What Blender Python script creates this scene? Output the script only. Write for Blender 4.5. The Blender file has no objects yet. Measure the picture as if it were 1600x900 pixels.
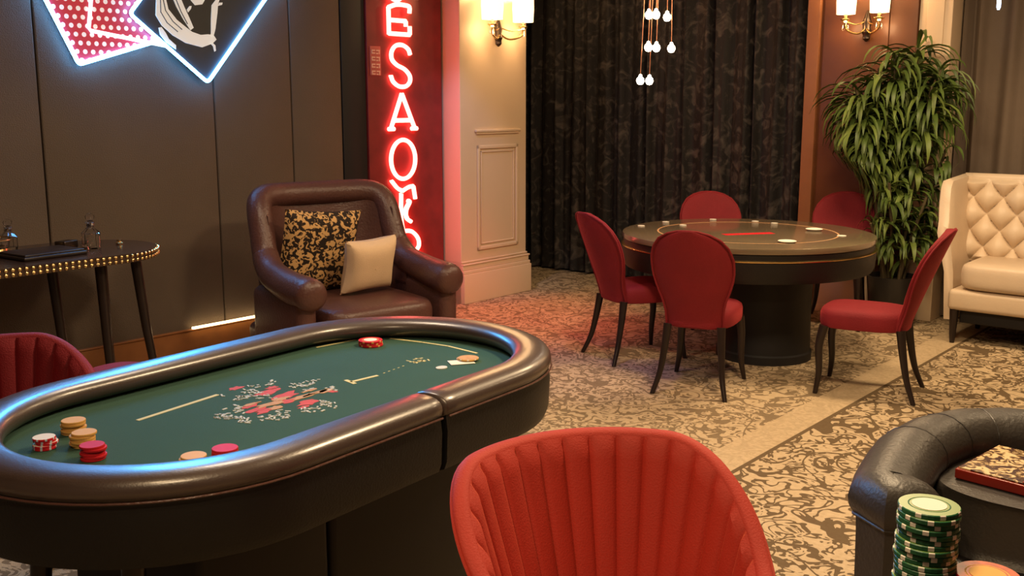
import bpy, math, random
from mathutils import Vector, Matrix, noise
random.seed(7)
PI = math.pi
S = bpy.context.scene
COL = S.collection
A = math.radians(40)
# room axes: u runs along the left wall away from the camera, v along the far wall to the right
def W(u, v, z=0.0):
    return (u*math.sin(A)+v*math.cos(A), u*math.cos(A)-v*math.sin(A), z)
ROOM = -A                                  # z rotation that turns local x=v, y=u into world

# ------------------------------------------------------------------ camera, world, lights
cam_d = bpy.data.cameras.new('camera')
cam = bpy.data.objects.new('camera', cam_d); COL.objects.link(cam)
cam.location = (0, 0, 1.6)
cam.rotation_euler = (PI/2 - math.atan(288/1600), 0, 0)
cam_d.sensor_width = 36; cam_d.lens = 36.0
cam_d.clip_start = 0.05; cam_d.clip_end = 60
S.camera = cam
S.view_settings.view_transform = 'Standard'; S.view_settings.look = 'None'
S.view_settings.gamma = 1; S.view_settings.use_curve_mapping = False
S.view_settings.exposure = 0.0
wd = bpy.data.worlds.new('world'); S.world = wd; wd.use_nodes = True
wd.node_tree.nodes['Background'].inputs[0].default_value = (1, .8, .6, 1)
wd.node_tree.nodes['Background'].inputs[1].default_value = 0.05

def area(name, loc, size, power, color, rot=(0, 0, 0), sy=None, spread=180):
    d = bpy.data.lights.new(name, 'AREA'); d.energy = power; d.color = color
    d.size = size; d.spread = math.radians(spread)
    if sy: d.shape = 'RECTANGLE'; d.size_y = sy
    o = bpy.data.objects.new(name, d); COL.objects.link(o); o.location = loc; o.rotation_euler = rot
    return o
def spot(name, loc, target, power, color, angle=60, blend=.6, r=.05):
    d = bpy.data.lights.new(name, 'SPOT'); d.energy = power; d.color = color
    d.spot_size = math.radians(angle); d.spot_blend = blend; d.shadow_soft_size = r
    o = bpy.data.objects.new(name, d); COL.objects.link(o); o.location = loc
    o.rotation_euler = (Vector(target)-Vector(loc)).to_track_quat('-Z', 'Y').to_euler()
    return o
WARM = (1.0, .72, .42)
area('ceiling_lamp', (1.2, 3.6, 2.95), .5, 85, WARM)
area('ceiling_lamp', (1.9, 6.0, 2.95), .6, 55, WARM)
area('ceiling_lamp', (-1.0, 4.3, 2.95), .5, 30, (1, .76, .52))
area('ceiling_lamp', (-0.2, 0.6, 2.95), .5, 40, WARM)
area('ceiling_lamp', (3.5, 5.2, 2.95), .5, 34, WARM)
rail_fill = area('blue_rail_fill', W(3.3, -5.45, 2.5), 2.4, 25, (.05, .42, 1), sy=.35, spread=80)  # added unseen blue fill for rail reflections, in place of the sign's upper part
rail_fill.rotation_euler = (Vector(W(1.9, -2.4, .8))-rail_fill.location).to_track_quat('-Z', 'X').to_euler()
spot('ceiling_spot', (-.7, 1.2, 2.9), (.15, 2.3, .6), 75, (1, .68, .36), 50)
spot('lilac_pilaster_fill', W(4.7, -4.7, 2.95), W(5.98, -5.62, 1.1), 75, (.45, .5, 1), 34, .8)  # added lilac fill that tints the pilaster side
spot('red_carpet_fill', (.2, 7.0, 2.95), (-.05, 7.5, 0), 190, (1, .05, .05), 50, 1)  # added fill that reddens the carpet like spill from the letters
spot('violet_carpet_fill', (.5, 5.6, 2.95), (.35, 6.1, 0), 60, (.32, .22, 1), 36, 1)  # added violet fill that colours the carpet left of the round table
spot('ceiling_spot', (3.0, 5.2, 2.95), (3.3, 6.9, .7), 70, (1, .72, .45), 60)

# ------------------------------------------------------------------ materials
def srgb(r, g, b):
    f = lambda c: (c/255/12.92) if c/255 <= .04045 else ((c/255+.055)/1.055)**2.4
    return (f(r), f(g), f(b), 1)
def mat(name, color, rough=.5, metal=0, noise_amt=.12, noise_scale=12, bump=0, bump_scale=60, sheen=0,
        sheen_tint=None, coat=0, spec=.5, trans=0, ior=1.45, emis=None, emis_s=0):
    m = bpy.data.materials.new(name); m.use_nodes = True
    nt = m.node_tree; N = nt.nodes; L = nt.links; b = N['Principled BSDF']
    if len(color) == 3: color = (*color, 1)
    b.inputs['Roughness'].default_value = rough; b.inputs['Metallic'].default_value = metal
    b.inputs['Specular IOR Level'].default_value = spec; b.inputs['IOR'].default_value = ior
    b.inputs['Transmission Weight'].default_value = trans
    b.inputs['Coat Weight'].default_value = coat; b.inputs['Coat Roughness'].default_value = .12
    if sheen:
        b.inputs['Sheen Weight'].default_value = sheen; b.inputs['Sheen Roughness'].default_value = .35
        b.inputs['Sheen Tint'].default_value = sheen_tint or color
    tc = N.new('ShaderNodeTexCoord')
    nz = N.new('ShaderNodeTexNoise'); nz.inputs['Scale'].default_value = noise_scale
    nz.inputs['Detail'].default_value = 4
    L.new(tc.outputs['Object'], nz.inputs['Vector'])
    mx = N.new('ShaderNodeMix'); mx.data_type = 'RGBA'
    mx.inputs[6].default_value = tuple(max(0, c*(1-noise_amt)) for c in color[:3])+(1,)
    mx.inputs[7].default_value = tuple(min(1, c*(1+noise_amt)) for c in color[:3])+(1,)
    L.new(nz.outputs['Fac'], mx.inputs[0]); L.new(mx.outputs[2], b.inputs['Base Color'])
    if bump:
        n2 = N.new('ShaderNodeTexNoise'); n2.inputs['Scale'].default_value = bump_scale; n2.inputs['Detail'].default_value = 5
        L.new(tc.outputs['Object'], n2.inputs['Vector'])
        bp = N.new('ShaderNodeBump'); bp.inputs['Strength'].default_value = bump; bp.inputs['Distance'].default_value = .01
        L.new(n2.outputs['Fac'], bp.inputs['Height']); L.new(bp.outputs[0], b.inputs['Normal'])
    if emis:
        b.inputs['Emission Color'].default_value = (*emis, 1); b.inputs['Emission Strength'].default_value = emis_s
    return m
def nodes(m): return m.node_tree.nodes, m.node_tree.links, m.node_tree.nodes['Principled BSDF']

M = {}
M['taupe'] = mat('taupe_fabric', (.135, .100, .074), .85, bump=.5, bump_scale=160, noise_scale=3, noise_amt=.12)
M['cream'] = mat('cream_paint', (.72, .55, .37), .5, noise_amt=.03, noise_scale=3)
M['dark'] = mat('black_trim', (.012, .011, .012), .6)
M['brownwood'] = mat('brown_panel', (.13, .045, .015), .4, noise_amt=.35, noise_scale=4)
M['edgewood'] = mat('brown_edge', (.30, .12, .05), .45, noise_amt=.1)
M['skirt'] = mat('orange_wood', (.30, .12, .04), .35, noise_amt=.3, noise_scale=9)
M['ceiling'] = mat('ceiling_paint', (.25, .20, .15), .8)
M['plainwall'] = mat('wall_paint', (.22, .17, .13), .8)
M['leather'] = mat('black_leather', (.020, .017, .016), .34, bump=.25, bump_scale=140, spec=.6, noise_amt=.2)
M['railleather_lit'] = mat('rail_leather_lit', (.062, .040, .034), .38, bump=.10, bump_scale=180, spec=.8, noise_amt=.15, coat=.7)  # brown base holds the light and wall reflections on black leather
M['railleather_lit'].node_tree.nodes['Principled BSDF'].inputs['Coat Roughness'].default_value = .22
M['skirtleather'] = mat('skirt_leather', (.007, .006, .006), .5, bump=.15, bump_scale=140, noise_amt=.15)
M['greyleather'] = mat('grey_black_leather', (.044, .039, .035), .42, bump=.22, bump_scale=90, spec=.6, noise_amt=.2)
M['brownleather'] = mat('oxblood_leather', (.10, .042, .034), .36, bump=.3, bump_scale=70, spec=.6, noise_amt=.3, noise_scale=5)
M['creamleather'] = mat('cream_leather', (.66, .52, .37), .42, bump=.1, bump_scale=90, noise_amt=.05)
M['velvet'] = mat('red_velvet', (.21, .006, .012), .75, bump=.3, bump_scale=220, sheen=.4, sheen_tint=(1, .12, .12, 1), noise_amt=.2, noise_scale=7)
M['velvet_warmlit'] = mat('red_velvet_warmlit', (.43, .030, .016), .7, bump=.2, bump_scale=220, sheen=.35, sheen_tint=(1, .2, .1, 1), noise_amt=.15, noise_scale=5)  # red velvet with the warm light put into its orange-red base
M['blackwood'] = mat('black_wood', (.020, .012, .010), .3, noise_amt=.3)
M['felt'] = mat('green_felt', (.020, .074, .050), .95, bump=.3, bump_scale=400, sheen=.35, sheen_tint=(.5, .8, .65, 1), noise_amt=.1)
M['feltline'] = mat('felt_line_yellow', (.70, .62, .30), .8, noise_amt=.05)
M['feltwhite'] = mat('felt_print_white', (.62, .64, .60), .8, noise_amt=.1)
M['feltred'] = mat('felt_print_red', (.60, .08, .06), .8, noise_amt=.3, noise_scale=60)
M['feltorange'] = mat('felt_print_tan', (.55, .30, .14), .8, noise_amt=.3, noise_scale=60)
M['brass'] = mat('brass', (.75, .50, .20), .25, metal=1, noise_amt=.1)
M['gold'] = mat('stud_gold', (.90, .66, .30), .22, metal=1, noise_amt=.1)
M['chrome'] = mat('chrome', (.7, .68, .65), .15, metal=1)
M['darkmetal'] = mat('dark_metal', (.10, .07, .05), .3, metal=.9)
M['copper'] = mat('copper', (.8, .36, .2), .3, metal=1)
M['glass'] = mat('glass', (1, 1, 1), .03, trans=1, ior=1.48, noise_amt=0)
M['amber'] = mat('amber_drink', (.55, .28, .08), .05, trans=.8, ior=1.36, noise_amt=0)
M['whitecloth'] = mat('linen', (.78, .56, .36), .85, bump=.3, bump_scale=250, noise_amt=.06)
M['chip_red'] = mat('chip_red', (.62, .02, .03), .6, spec=.15, noise_amt=.05)
M['chip_yellow'] = mat('chip_yellow', (.75, .42, .12), .6, spec=.15, noise_amt=.05)
M['chip_white'] = mat('chip_white', (.85, .80, .70), .6, spec=.15, noise_amt=.03)
M['chip_green'] = mat('chip_green', (.025, .13, .055), .38, noise_amt=.1)
M['chip_greentop'] = mat('chip_green_face', (.16, .27, .05), .38, noise_amt=.1)
M['chip_blue'] = mat('chip_pale', (.6, .66, .78), .6, spec=.15, noise_amt=.03)
M['chip_redface'] = mat('chip_red_face', (.62, .10, .04), .4, noise_amt=.9, noise_scale=120)
M['pot'] = mat('black_pot', (.02, .018, .016), .3)
M['soil'] = mat('soil', (.03, .02, .012), .95, noise_amt=.5, noise_scale=60)
M['cane'] = mat('cane', (.10, .075, .035), .7, noise_amt=.4, noise_scale=30)
M['leaf'] = mat('leaf_green', (.065, .105, .018), .5, noise_amt=.55, noise_scale=6)
M['leaf2'] = mat('leaf_pale', (.13, .18, .035), .5, noise_amt=.4, noise_scale=8)
M['redcase'] = mat('red_lacquer', (.25, .02, .012), .25, noise_amt=.2)
M['signboard'] = mat('sign_board', (.24, .022, .022), .5, noise_amt=.5, noise_scale=7)
M['plaque'] = mat('plaque_red', (.55, .12, .10), .5)
M['plaquemark'] = mat('plaque_marks', (.95, .6, .5), .5)
M['cardblack'] = mat('card_black', (.035, .038, .042), .45)
M['cardwhite'] = mat('card_white', (.75, .72, .66), .6, emis=(1, .95, .85), emis_s=.35, noise_amt=.03)
def glow(name, color, s):
    m = bpy.data.materials.new(name); m.use_nodes = True
    N, L, b = nodes(m)
    b.inputs['Base Color'].default_value = (.8, .8, .8, 1)
    b.inputs['Emission Color'].default_value = (*color, 1); b.inputs['Emission Strength'].default_value = s
    return m
M['neon_red'] = glow('neon_red', (1.0, .10, .075), 12.0)
M['neon_cyan'] = glow('neon_cyan', (.10, .42, 1.0), 24.0)
M['neon_white'] = glow('neon_white', (.7, .88, 1.0), 1.5)
M['bulb'] = glow('bulb', (1, .82, .6), 14)
M['strip'] = glow('led_strip', (1, .72, .35), 6)
M['bluetube'] = glow('blue_tube', (.5, .7, 1.0), 6)
M['shade'] = glow('lamp_shade', (1, .66, .33), 2.6)
# polka dots on the card back
m = M['polka'] = mat('polka', (.5, .04, .05), .5, noise_amt=.1); N, L, b = nodes(m)
tc = N.new('ShaderNodeTexCoord'); mp = N.new('ShaderNodeMapping'); mp.inputs['Scale'].default_value = (21, 21, 21)
mp.inputs['Rotation'].default_value = (0, 0, 0)
L.new(tc.outputs['Object'], mp.inputs[0])
sx = N.new('ShaderNodeSeparateXYZ'); L.new(mp.outputs[0], sx.inputs[0])
def math_n(nt, op, a, bb=None, c=None):
    n = nt.nodes.new('ShaderNodeMath'); n.operation = op
    for i, x in enumerate((a, bb, c)):
        if x is None: continue
        if isinstance(x, (int, float)): n.inputs[i].default_value = x
        else: nt.links.new(x, n.inputs[i])
    return n.outputs[0]
nt = m.node_tree
row = math_n(nt, 'FLOOR', sx.outputs['Y']); off = math_n(nt, 'MULTIPLY', row, .5)
fx = math_n(nt, 'SUBTRACT', math_n(nt, 'FRACT', math_n(nt, 'ADD', sx.outputs['X'], off)), .5)
fy = math_n(nt, 'SUBTRACT', math_n(nt, 'FRACT', sx.outputs['Y']), .5)
dd = math_n(nt, 'SQRT', math_n(nt, 'ADD', math_n(nt, 'MULTIPLY', fx, fx), math_n(nt, 'MULTIPLY', fy, fy)))
inside = math_n(nt, 'LESS_THAN', dd, .28)
mx = N.new('ShaderNodeMix'); mx.data_type = 'RGBA'; mx.inputs[6].default_value = (.52, .03, .045, 1); mx.inputs[7].default_value = (.95, .82, .75, 1)
L.new(inside, mx.inputs[0]); L.new(mx.outputs[2], b.inputs['Base Color']); L.new(mx.outputs[2], b.inputs['Emission Color'])
b.inputs['Emission Strength'].default_value = .45
# leopard fabric
m = M['leopard'] = mat('leopard', (.4, .25, .1), .8, bump=.2, bump_scale=200); N, L, b = nodes(m); nt = m.node_tree
tc = N.new('ShaderNodeTexCoord'); nz = N.new('ShaderNodeTexNoise'); nz.inputs['Scale'].default_value = 30; nz.inputs['Detail'].default_value = 1.5
nz.inputs['Distortion'].default_value = 1.2; L.new(tc.outputs['Object'], nz.inputs['Vector'])
r = N.new('ShaderNodeValToRGB'); r.color_ramp.elements[0].position = .47; r.color_ramp.elements[0].color = (.018, .010, .006, 1)
r.color_ramp.elements[1].position = .54; r.color_ramp.elements[1].color = (.66, .40, .16, 1)
e = r.color_ramp.elements.new(.50); e.color = (.06, .025, .012, 1)
L.new(nz.outputs['Fac'], r.inputs[0]); L.new(r.outputs[0], b.inputs['Base Color'])
# patterned case top
m = M['casetop'] = mat('case_top', (.4, .25, .1), .35); N, L, b = nodes(m)
tc = N.new('ShaderNodeTexCoord'); nz = N.new('ShaderNodeTexNoise'); nz.inputs['Scale'].default_value = 26; nz.inputs['Detail'].default_value = 3
nz.inputs['Distortion'].default_value = 2.0; L.new(tc.outputs['Object'], nz.inputs['Vector'])
r = N.new('ShaderNodeValToRGB'); r.color_ramp.elements[0].position = .44; r.color_ramp.elements[0].color = (.05, .015, .01, 1)
r.color_ramp.elements[1].position = .56; r.color_ramp.elements[1].color = (.75, .55, .30, 1)
e = r.color_ramp.elements.new(.50); e.color = (.22, .13, .04, 1)
L.new(nz.outputs['Fac'], r.inputs[0]); L.new(r.outputs[0], b.inputs['Base Color'])
# black damask curtain
m = M['blackcurtain'] = mat('black_damask', (.012, .010, .010), .7, sheen=.12, sheen_tint=(.5, .42, .38, 1), bump=.3, bump_scale=60); N, L, b = nodes(m)
tc = N.new('ShaderNodeTexCoord'); nz = N.new('ShaderNodeTexNoise'); nz.inputs['Scale'].default_value = 9; nz.inputs['Detail'].default_value = 5
nz.inputs['Distortion'].default_value = 1.5; L.new(tc.outputs['Object'], nz.inputs['Vector'])
r = N.new('ShaderNodeValToRGB'); r.color_ramp.elements[0].position = .5; r.color_ramp.elements[0].color = (.010, .008, .008, 1)
r.color_ramp.elements[1].position = .72; r.color_ramp.elements[1].color = (.085, .070, .060, 1)
L.new(nz.outputs['Fac'], r.inputs[0]); L.new(r.outputs[0], b.inputs['Base Color'])
M['greycurtain'] = mat('grey_curtain', (.13, .095, .068), .8, bump=.2, bump_scale=120, noise_amt=.08)
# gaming table glossy top
m = M['tabletop'] = mat('games_top', (.19, .14, .085), .18, noise_amt=.35, noise_scale=3, spec=.6, coat=.4)
# carpet
m = M['carpet'] = mat('carpet', (.5, .4, .25), .95); N, L, b = nodes(m); nt = m.node_tree
b.inputs['Specular IOR Level'].default_value = .1
tc = N.new('ShaderNodeTexCoord'); mp = N.new('ShaderNodeMapping'); mp.inputs['Rotation'].default_value = (0, 0, A)
L.new(tc.outputs['Object'], mp.inputs[0])
sx = N.new('ShaderNodeSeparateXYZ'); L.new(mp.outputs[0], sx.inputs[0])
vv, uu = sx.outputs['X'], sx.outputs['Y']
def contour(scale, rings, width, detail=1.0, dist=.8, seed=0.0):
    n = N.new('ShaderNodeTexNoise'); n.inputs['Scale'].default_value = scale; n.inputs['Detail'].default_value = detail
    n.inputs['Distortion'].default_value = dist; n.noise_dimensions = '4D'; n.inputs['W'].default_value = seed
    L.new(mp.outputs[0], n.inputs['Vector'])
    f = math_n(nt, 'FRACT', math_n(nt, 'MULTIPLY', n.outputs['Fac'], rings))
    d = math_n(nt, 'ABSOLUTE', math_n(nt, 'SUBTRACT', f, .5))
    return math_n(nt, 'LESS_THAN', d, width)
c1 = contour(2.2, 5, .10, .9, 2.3, 1.0)
c2 = contour(5.5, 5, .17, 1.3, 2.2, 5.0)
c3 = contour(10.0, 4, .20, 1.5, 2.2, 9.0)
blot = N.new('ShaderNodeTexNoise'); blot.inputs['Scale'].default_value = 1.6; blot.inputs['Detail'].default_value = 1
L.new(mp.outputs[0], blot.inputs['Vector'])
zone = math_n(nt, 'GREATER_THAN', blot.outputs['Fac'], .50)
fine = math_n(nt, 'MAXIMUM', math_n(nt, 'MULTIPLY', c2, zone), math_n(nt, 'MULTIPLY', c3, math_n(nt, 'SUBTRACT', 1.0, zone)))
pat = math_n(nt, 'MAXIMUM', c1, fine)
# seam line along u at v=-2.02 with a plain band on its left side
bandm = math_n(nt, 'MULTIPLY', math_n(nt, 'GREATER_THAN', vv, -2.22), math_n(nt, 'LESS_THAN', vv, -2.03))
pat = math_n(nt, 'MULTIPLY', pat, math_n(nt, 'SUBTRACT', 1.0, math_n(nt, 'MULTIPLY', bandm, .82)))
seam = math_n(nt, 'LESS_THAN', math_n(nt, 'ABSOLUTE', math_n(nt, 'ADD', vv, 2.02)), .012)
left = math_n(nt, 'LESS_THAN', vv, -2.03)
pat = math_n(nt, 'MULTIPLY', pat, math_n(nt, 'SUBTRACT', 1.0, math_n(nt, 'MULTIPLY', left, .22)))
pat = math_n(nt, 'MAXIMUM', pat, seam)
grain = N.new('ShaderNodeTexNoise'); grain.inputs['Scale'].default_value = 45; grain.inputs['Detail'].default_value = 3
L.new(mp.outputs[0], grain.inputs['Vector'])
base = N.new('ShaderNodeMix'); base.data_type = 'RGBA'; base.inputs[6].default_value = (.44, .32, .19, 1); base.inputs[7].default_value = (.68, .53, .34, 1)
L.new(grain.outputs['Fac'], base.inputs[0])
mx = N.new('ShaderNodeMix'); mx.data_type = 'RGBA'; mx.inputs[7].default_value = (.085, .052, .024, 1)
L.new(base.outputs[2], mx.inputs[6]); L.new(math_n(nt, 'MULTIPLY', pat, .85), mx.inputs[0]); L.new(mx.outputs[2], b.inputs['Base Color'])
bp = N.new('ShaderNodeBump'); bp.inputs['Strength'].default_value = .5; bp.inputs['Distance'].default_value = .01
g2 = N.new('ShaderNodeTexNoise'); g2.inputs['Scale'].default_value = 260; L.new(mp.outputs[0], g2.inputs['Vector'])
L.new(g2.outputs['Fac'], bp.inputs['Height']); L.new(bp.outputs[0], b.inputs['Normal'])

# ------------------------------------------------------------------ mesh helpers
class MB:
    def __init__(s): s.v = []; s.f = []; s.m = []; s.sm = []
    def add(s, vs, fs, mi=0, smooth=True, T=None):
        o = len(s.v)
        s.v += [tuple(T @ Vector(p)) if T else tuple(p) for p in vs]
        for k, f in enumerate(fs):
            s.f.append(tuple(i+o for i in f)); s.m.append(mi[k] if isinstance(mi, list) else mi); s.sm.append(smooth)
        return s
    def box(s, c, d, mi=0, T=None, bev=0.0):
        x, y, z = c; a, b_, h = d[0]/2, d[1]/2, d[2]/2
        if bev <= 0:
            vs = [(x+i*a, y+j*b_, z+k*h) for i in (-1, 1) for j in (-1, 1) for k in (-1, 1)]
            fs = [(0, 1, 3, 2), (4, 6, 7, 5), (0, 4, 5, 1), (2, 3, 7, 6), (0, 2, 6, 4), (1, 5, 7, 3)]
            return s.add(vs, fs, mi, False, T)
        bv = min(bev, a*.99, b_*.99, h*.99)
        # rounded box through stacked rounded rectangles
        rings = []
        K = 4
        for (zz, ins) in [(-h, bv)] + [(-h+bv-bv*math.cos(t*PI/8), bv-bv*math.sin(t*PI/8)) for t in (1, 2, 3)] + [(-h+bv, 0), (h-bv, 0)] + [(h-bv+bv*math.sin(t*PI/8), bv-bv*math.cos(t*PI/8)) for t in (1, 2, 3)] + [(h, bv)]:
            ring = []
            for q, (sx_, sy_) in enumerate(((1, 1), (-1, 1), (-1, -1), (1, -1))):
                for t in range(K+1):
                    an = q*PI/2 + t*PI/2/K
                    rr = max(bv-ins, 1e-4)
                    ring.append((x+sx_*(a-bv)+rr*math.cos(an), y+sy_*(b_-bv)+rr*math.sin(an), z+zz))
            rings.append(ring)
        return s.loft(rings, True, True, mi, T)
    def loft(s, rings, closed=True, caps=True, mi=0, T=None, smooth=True):
        n = len(rings[0]); vs = [p for r_ in rings for p in r_]; fs = []
        for i in range(len(rings)-1):
            for j in range(n if closed else n-1):
                k = (j+1) % n
                fs.append((i*n+j, i*n+k, (i+1)*n+k, (i+1)*n+j))
        if caps and closed:
            fs.append(tuple(range(n-1, -1, -1))); fs.append(tuple((len(rings)-1)*n+j for j in range(n)))
        return s.add(vs, fs, mi, smooth, T)
    def tube(s, pts, rad, n=10, closed=False, mi=0, T=None, sq=1.0):
        pts = [Vector(p) for p in pts]; R = []
        k = len(pts)
        prev = None
        for i, p in enumerate(pts):
            a = pts[(i-1) % k] if (i > 0 or closed) else p
            c = pts[(i+1) % k] if (i < k-1 or closed) else p
            t = (c-a).normalized()
            if prev is None:
                up = Vector((0, 0, 1)) if abs(t.z) < .9 else Vector((0, 1, 0))
                x = t.cross(up).normalized()
            else:
                x = (prev - t*prev.dot(t)).normalized()
            prev = x; y = x.cross(t)
            r_ = rad[i] if isinstance(rad, (list, tuple)) else rad
            R.append([tuple(p + x*r_*math.cos(2*PI*j/n) + y*r_*sq*math.sin(2*PI*j/n)) for j in range(n)])
        if closed:
            R.append(R[0]); return s.loft(R, True, False, mi, T)
        return s.loft(R, True, True, mi, T)
    def lathe(s, prof, n=32, c=(0, 0), mi=0, T=None, sx=1, sy=1, caps=True):
        R = [[(c[0]+r_*sx*math.cos(2*PI*j/n), c[1]+r_*sy*math.sin(2*PI*j/n), z) for j in range(n)] for r_, z in prof]
        return s.loft(R, True, caps, mi, T)
    def grid(s, fn, nu, nv, closeu=False, mi=0, T=None):
        vs = [fn(i/(nu if closeu else nu-1), j/(nv-1)) for i in range(nu) for j in range(nv)]
        fs = []
        for i in range(nu if closeu else nu-1):
            for j in range(nv-1):
                k = (i+1) % nu
                fs.append((i*nv+j, k*nv+j, k*nv+j+1, i*nv+j+1))
        return s.add(vs, fs, mi, True, T)
    def prism(s, poly, z0, z1, mi=0, T=None):
        n = len(poly)
        vs = [(x, y, z0) for x, y in poly]+[(x, y, z1) for x, y in poly]
        fs = [tuple(range(n-1, -1, -1)), tuple(range(n, 2*n))]+[(i, (i+1) % n, n+(i+1) % n, n+i) for i in range(n)]
        return s.add(vs, fs, mi, False, T)
    def build(s, name, mats, parent=None, loc=None, rz=None, auto=True):
        me = bpy.data.meshes.new(name); me.from_pydata(s.v, [], s.f)
        mats = mats if isinstance(mats, (list, tuple)) else [mats]
        for q in mats: me.materials.append(q)
        for p, mi, sm in zip(me.polygons, s.m, s.sm): p.material_index = mi; p.use_smooth = sm
        me.update()
        import bmesh
        bm = bmesh.new(); bm.from_mesh(me); bmesh.ops.recalc_face_normals(bm, faces=bm.faces[:])
        for e_ in bm.edges:
            if len(e_.link_faces) == 2 and e_.calc_face_angle(0) > math.radians(42): e_.smooth = False
        bm.to_mesh(me); bm.free()
        o = bpy.data.objects.new(name, me); COL.objects.link(o)
        if parent: o.parent = parent
        if loc is not None: o.location = loc
        if rz is not None: o.rotation_euler = (0, 0, rz)
        return o
def thing(name, label, cat, loc=(0, 0, 0), rz=0, group=None):
    o = bpy.data.objects.new(name, None); COL.objects.link(o); o.location = loc; o.rotation_euler = (0, 0, rz)
    o.empty_display_size = .1
    return tag(o, label, cat, group)
def tag(o, label, cat, group=None):
    o['label'] = label; o['category'] = cat
    if group: o['group'] = group
    return o
def struct(o): o['kind'] = 'structure'; return o
def copy_tree(o, parent=None):
    c = o.copy(); COL.objects.link(c)
    if parent: c.parent = parent
    for ch in list(o.children): copy_tree(ch, c)
    return c
def kids(o): return list(o.children)
def smoothstep(x, a=0, b_=1):
    t = max(0, min(1, (x-a)/(b_-a))); return t*t*(3-2*t)
def lerp(a, b_, t): return a+(b_-a)*t
def catmull(pts, k=6, closed=False):
    P = [Vector(p) for p in pts]; out = []; n = len(P)
    rng = range(n) if closed else range(n-1)
    for i in rng:
        p1, p2 = P[i], P[(i+1) % n]
        p0 = P[(i-1) % n] if (closed or i > 0) else p1*2-p2
        p3 = P[(i+2) % n] if (closed or i+2 < n) else p2*2-p1
        for j in range(k):
            t = j/k
            out.append(.5*((2*p1)+(-p0+p2)*t+(2*p0-5*p1+4*p2-p3)*t*t+(-p0+3*p1-3*p2+p3)*t**3))
    if not closed: out.append(P[-1])
    return out
def surf_mod(o, lv=1):
    m_ = o.modifiers.new('subdiv', 'SUBSURF'); m_.levels = lv; m_.render_levels = lv; return o

# ------------------------------------------------------------------ the room   (local x = v, y = u)
HC = 3.05
U0, U1, V0, V1 = -1.6, 8.2, -5.75, 2.2
def room(mb, name, m_): return mb.build(name, m_, None, (0, 0, 0), ROOM)
struct(room(MB().box(((-7.1+V1)/2, (U0+U1)/2, -.05), (V1+7.1+.2, U1-U0+.4, .1)), 'floor', M['carpet'])).rotation_euler = (0, 0, 0)
# floor was built unrotated for its pattern; rebuild vertices in world space
fl = bpy.data.objects['floor']
for vt in fl.data.vertices:
    x, y, z = vt.co; vt.co = W(y, x, z)
struct(room(MB().box(((-7.1+V1)/2, (U0+U1)/2, HC+.05), (V1+7.1+.2, U1-U0+.4, .1)), 'ceiling', M['ceiling']))
mb = MB().box((V0-.12, (U0-.2+6.79)/2, HC/2), (.2, 6.79-U0+.2, HC))
seams = [U0, -.6, .55, 1.65, 2.75, 3.88, 4.495, 4.945]
for a_, b_ in zip(seams[:-1], seams[1:]):
    mb.box((V0-.01, (a_+b_)/2, .16+(HC-.16)/2), (.035, b_-a_-.008, HC-.16), bev=.010)
struct(room(mb, 'wall_left', M['taupe']))
struct(room(MB().box(((-7.05+V1)/2, U1+.1, HC/2), (V1+7.05, .2, HC)), 'wall_far', M['plainwall']))
struct(room(MB().box((V1+.1, (U0+U1)/2, HC/2), (.2, U1-U0+.4, HC)), 'wall_right', M['plainwall']))
struct(room(MB().box(((V0+V1)/2, U0-.1, HC/2), (V1-V0+.4, .2, HC)), 'wall_back', M['plainwall']))
mb = MB().box((V0+.008, (U0+4.945)/2, .08), (.03, 4.945-U0, .16), bev=.004).box((V0+.012, (U0+4.945)/2, .166), (.04, 4.945-U0, .012), bev=.004)
struct(room(mb, 'baseboard_left', M['skirt']))
struct(room(MB().box((V0+.0, 5.06, HC/2), (.02, .225, HC), bev=.004), 'trim_1', M['dark']))
struct(room(MB().box((-7.0, 7.45, HC/2), (.1, 1.7, HC)).box((-6.4, 6.74, HC/2), (1.2, .1, HC)), 'trim_2', M['dark']))
# cream pilaster with stepped base and framed panel
mb = MB()
pu0, pu1, pv = 5.98, 6.80, -5.55
mb.box(((V0+pv)/2, (pu0+pu1)/2, HC/2), (pv-V0, pu1-pu0, HC), bev=.006)
for (z0, z1, out) in ((0, .24, .035), (.24, .27, .028), (.27, .31, .018), (.31, .325, .026), (.33, .345, .010)):
    mb.box(((V0+pv)/2+out/2, (pu0+pu1)/2+out/2, (z0+z1)/2), (pv-V0+out, pu1-pu0+out, z1-z0), bev=.005)
def frame(mb, v_, ua, ub, za, zb, w=.03, d=.016):
    for (x0, x1, y0, y1) in ((ua, ub, za, za+w), (ua, ub, zb-w, zb), (ua, ua+w, za, zb), (ub-w, ub, za, zb)):
        mb.box((v_+d/2, (x0+x1)/2, (y0+y1)/2), (d, x1-x0, y1-y0), bev=.006)
frame(mb, pv, 6.17, 6.68, .42, 1.27); frame(mb, pv, 6.215, 6.635, .465, 1.225, .014, .010)
mb.box((pv+.012, 6.425, 1.385), (.026, .56, .022), bev=.006).box((pv+.008, 6.425, 1.365), (.016, .53, .016), bev=.004)
frame(mb, pv, 6.17, 6.68, 2.62, 2.98)
struct(room(mb, 'trim_3', M['cream']))
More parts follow.
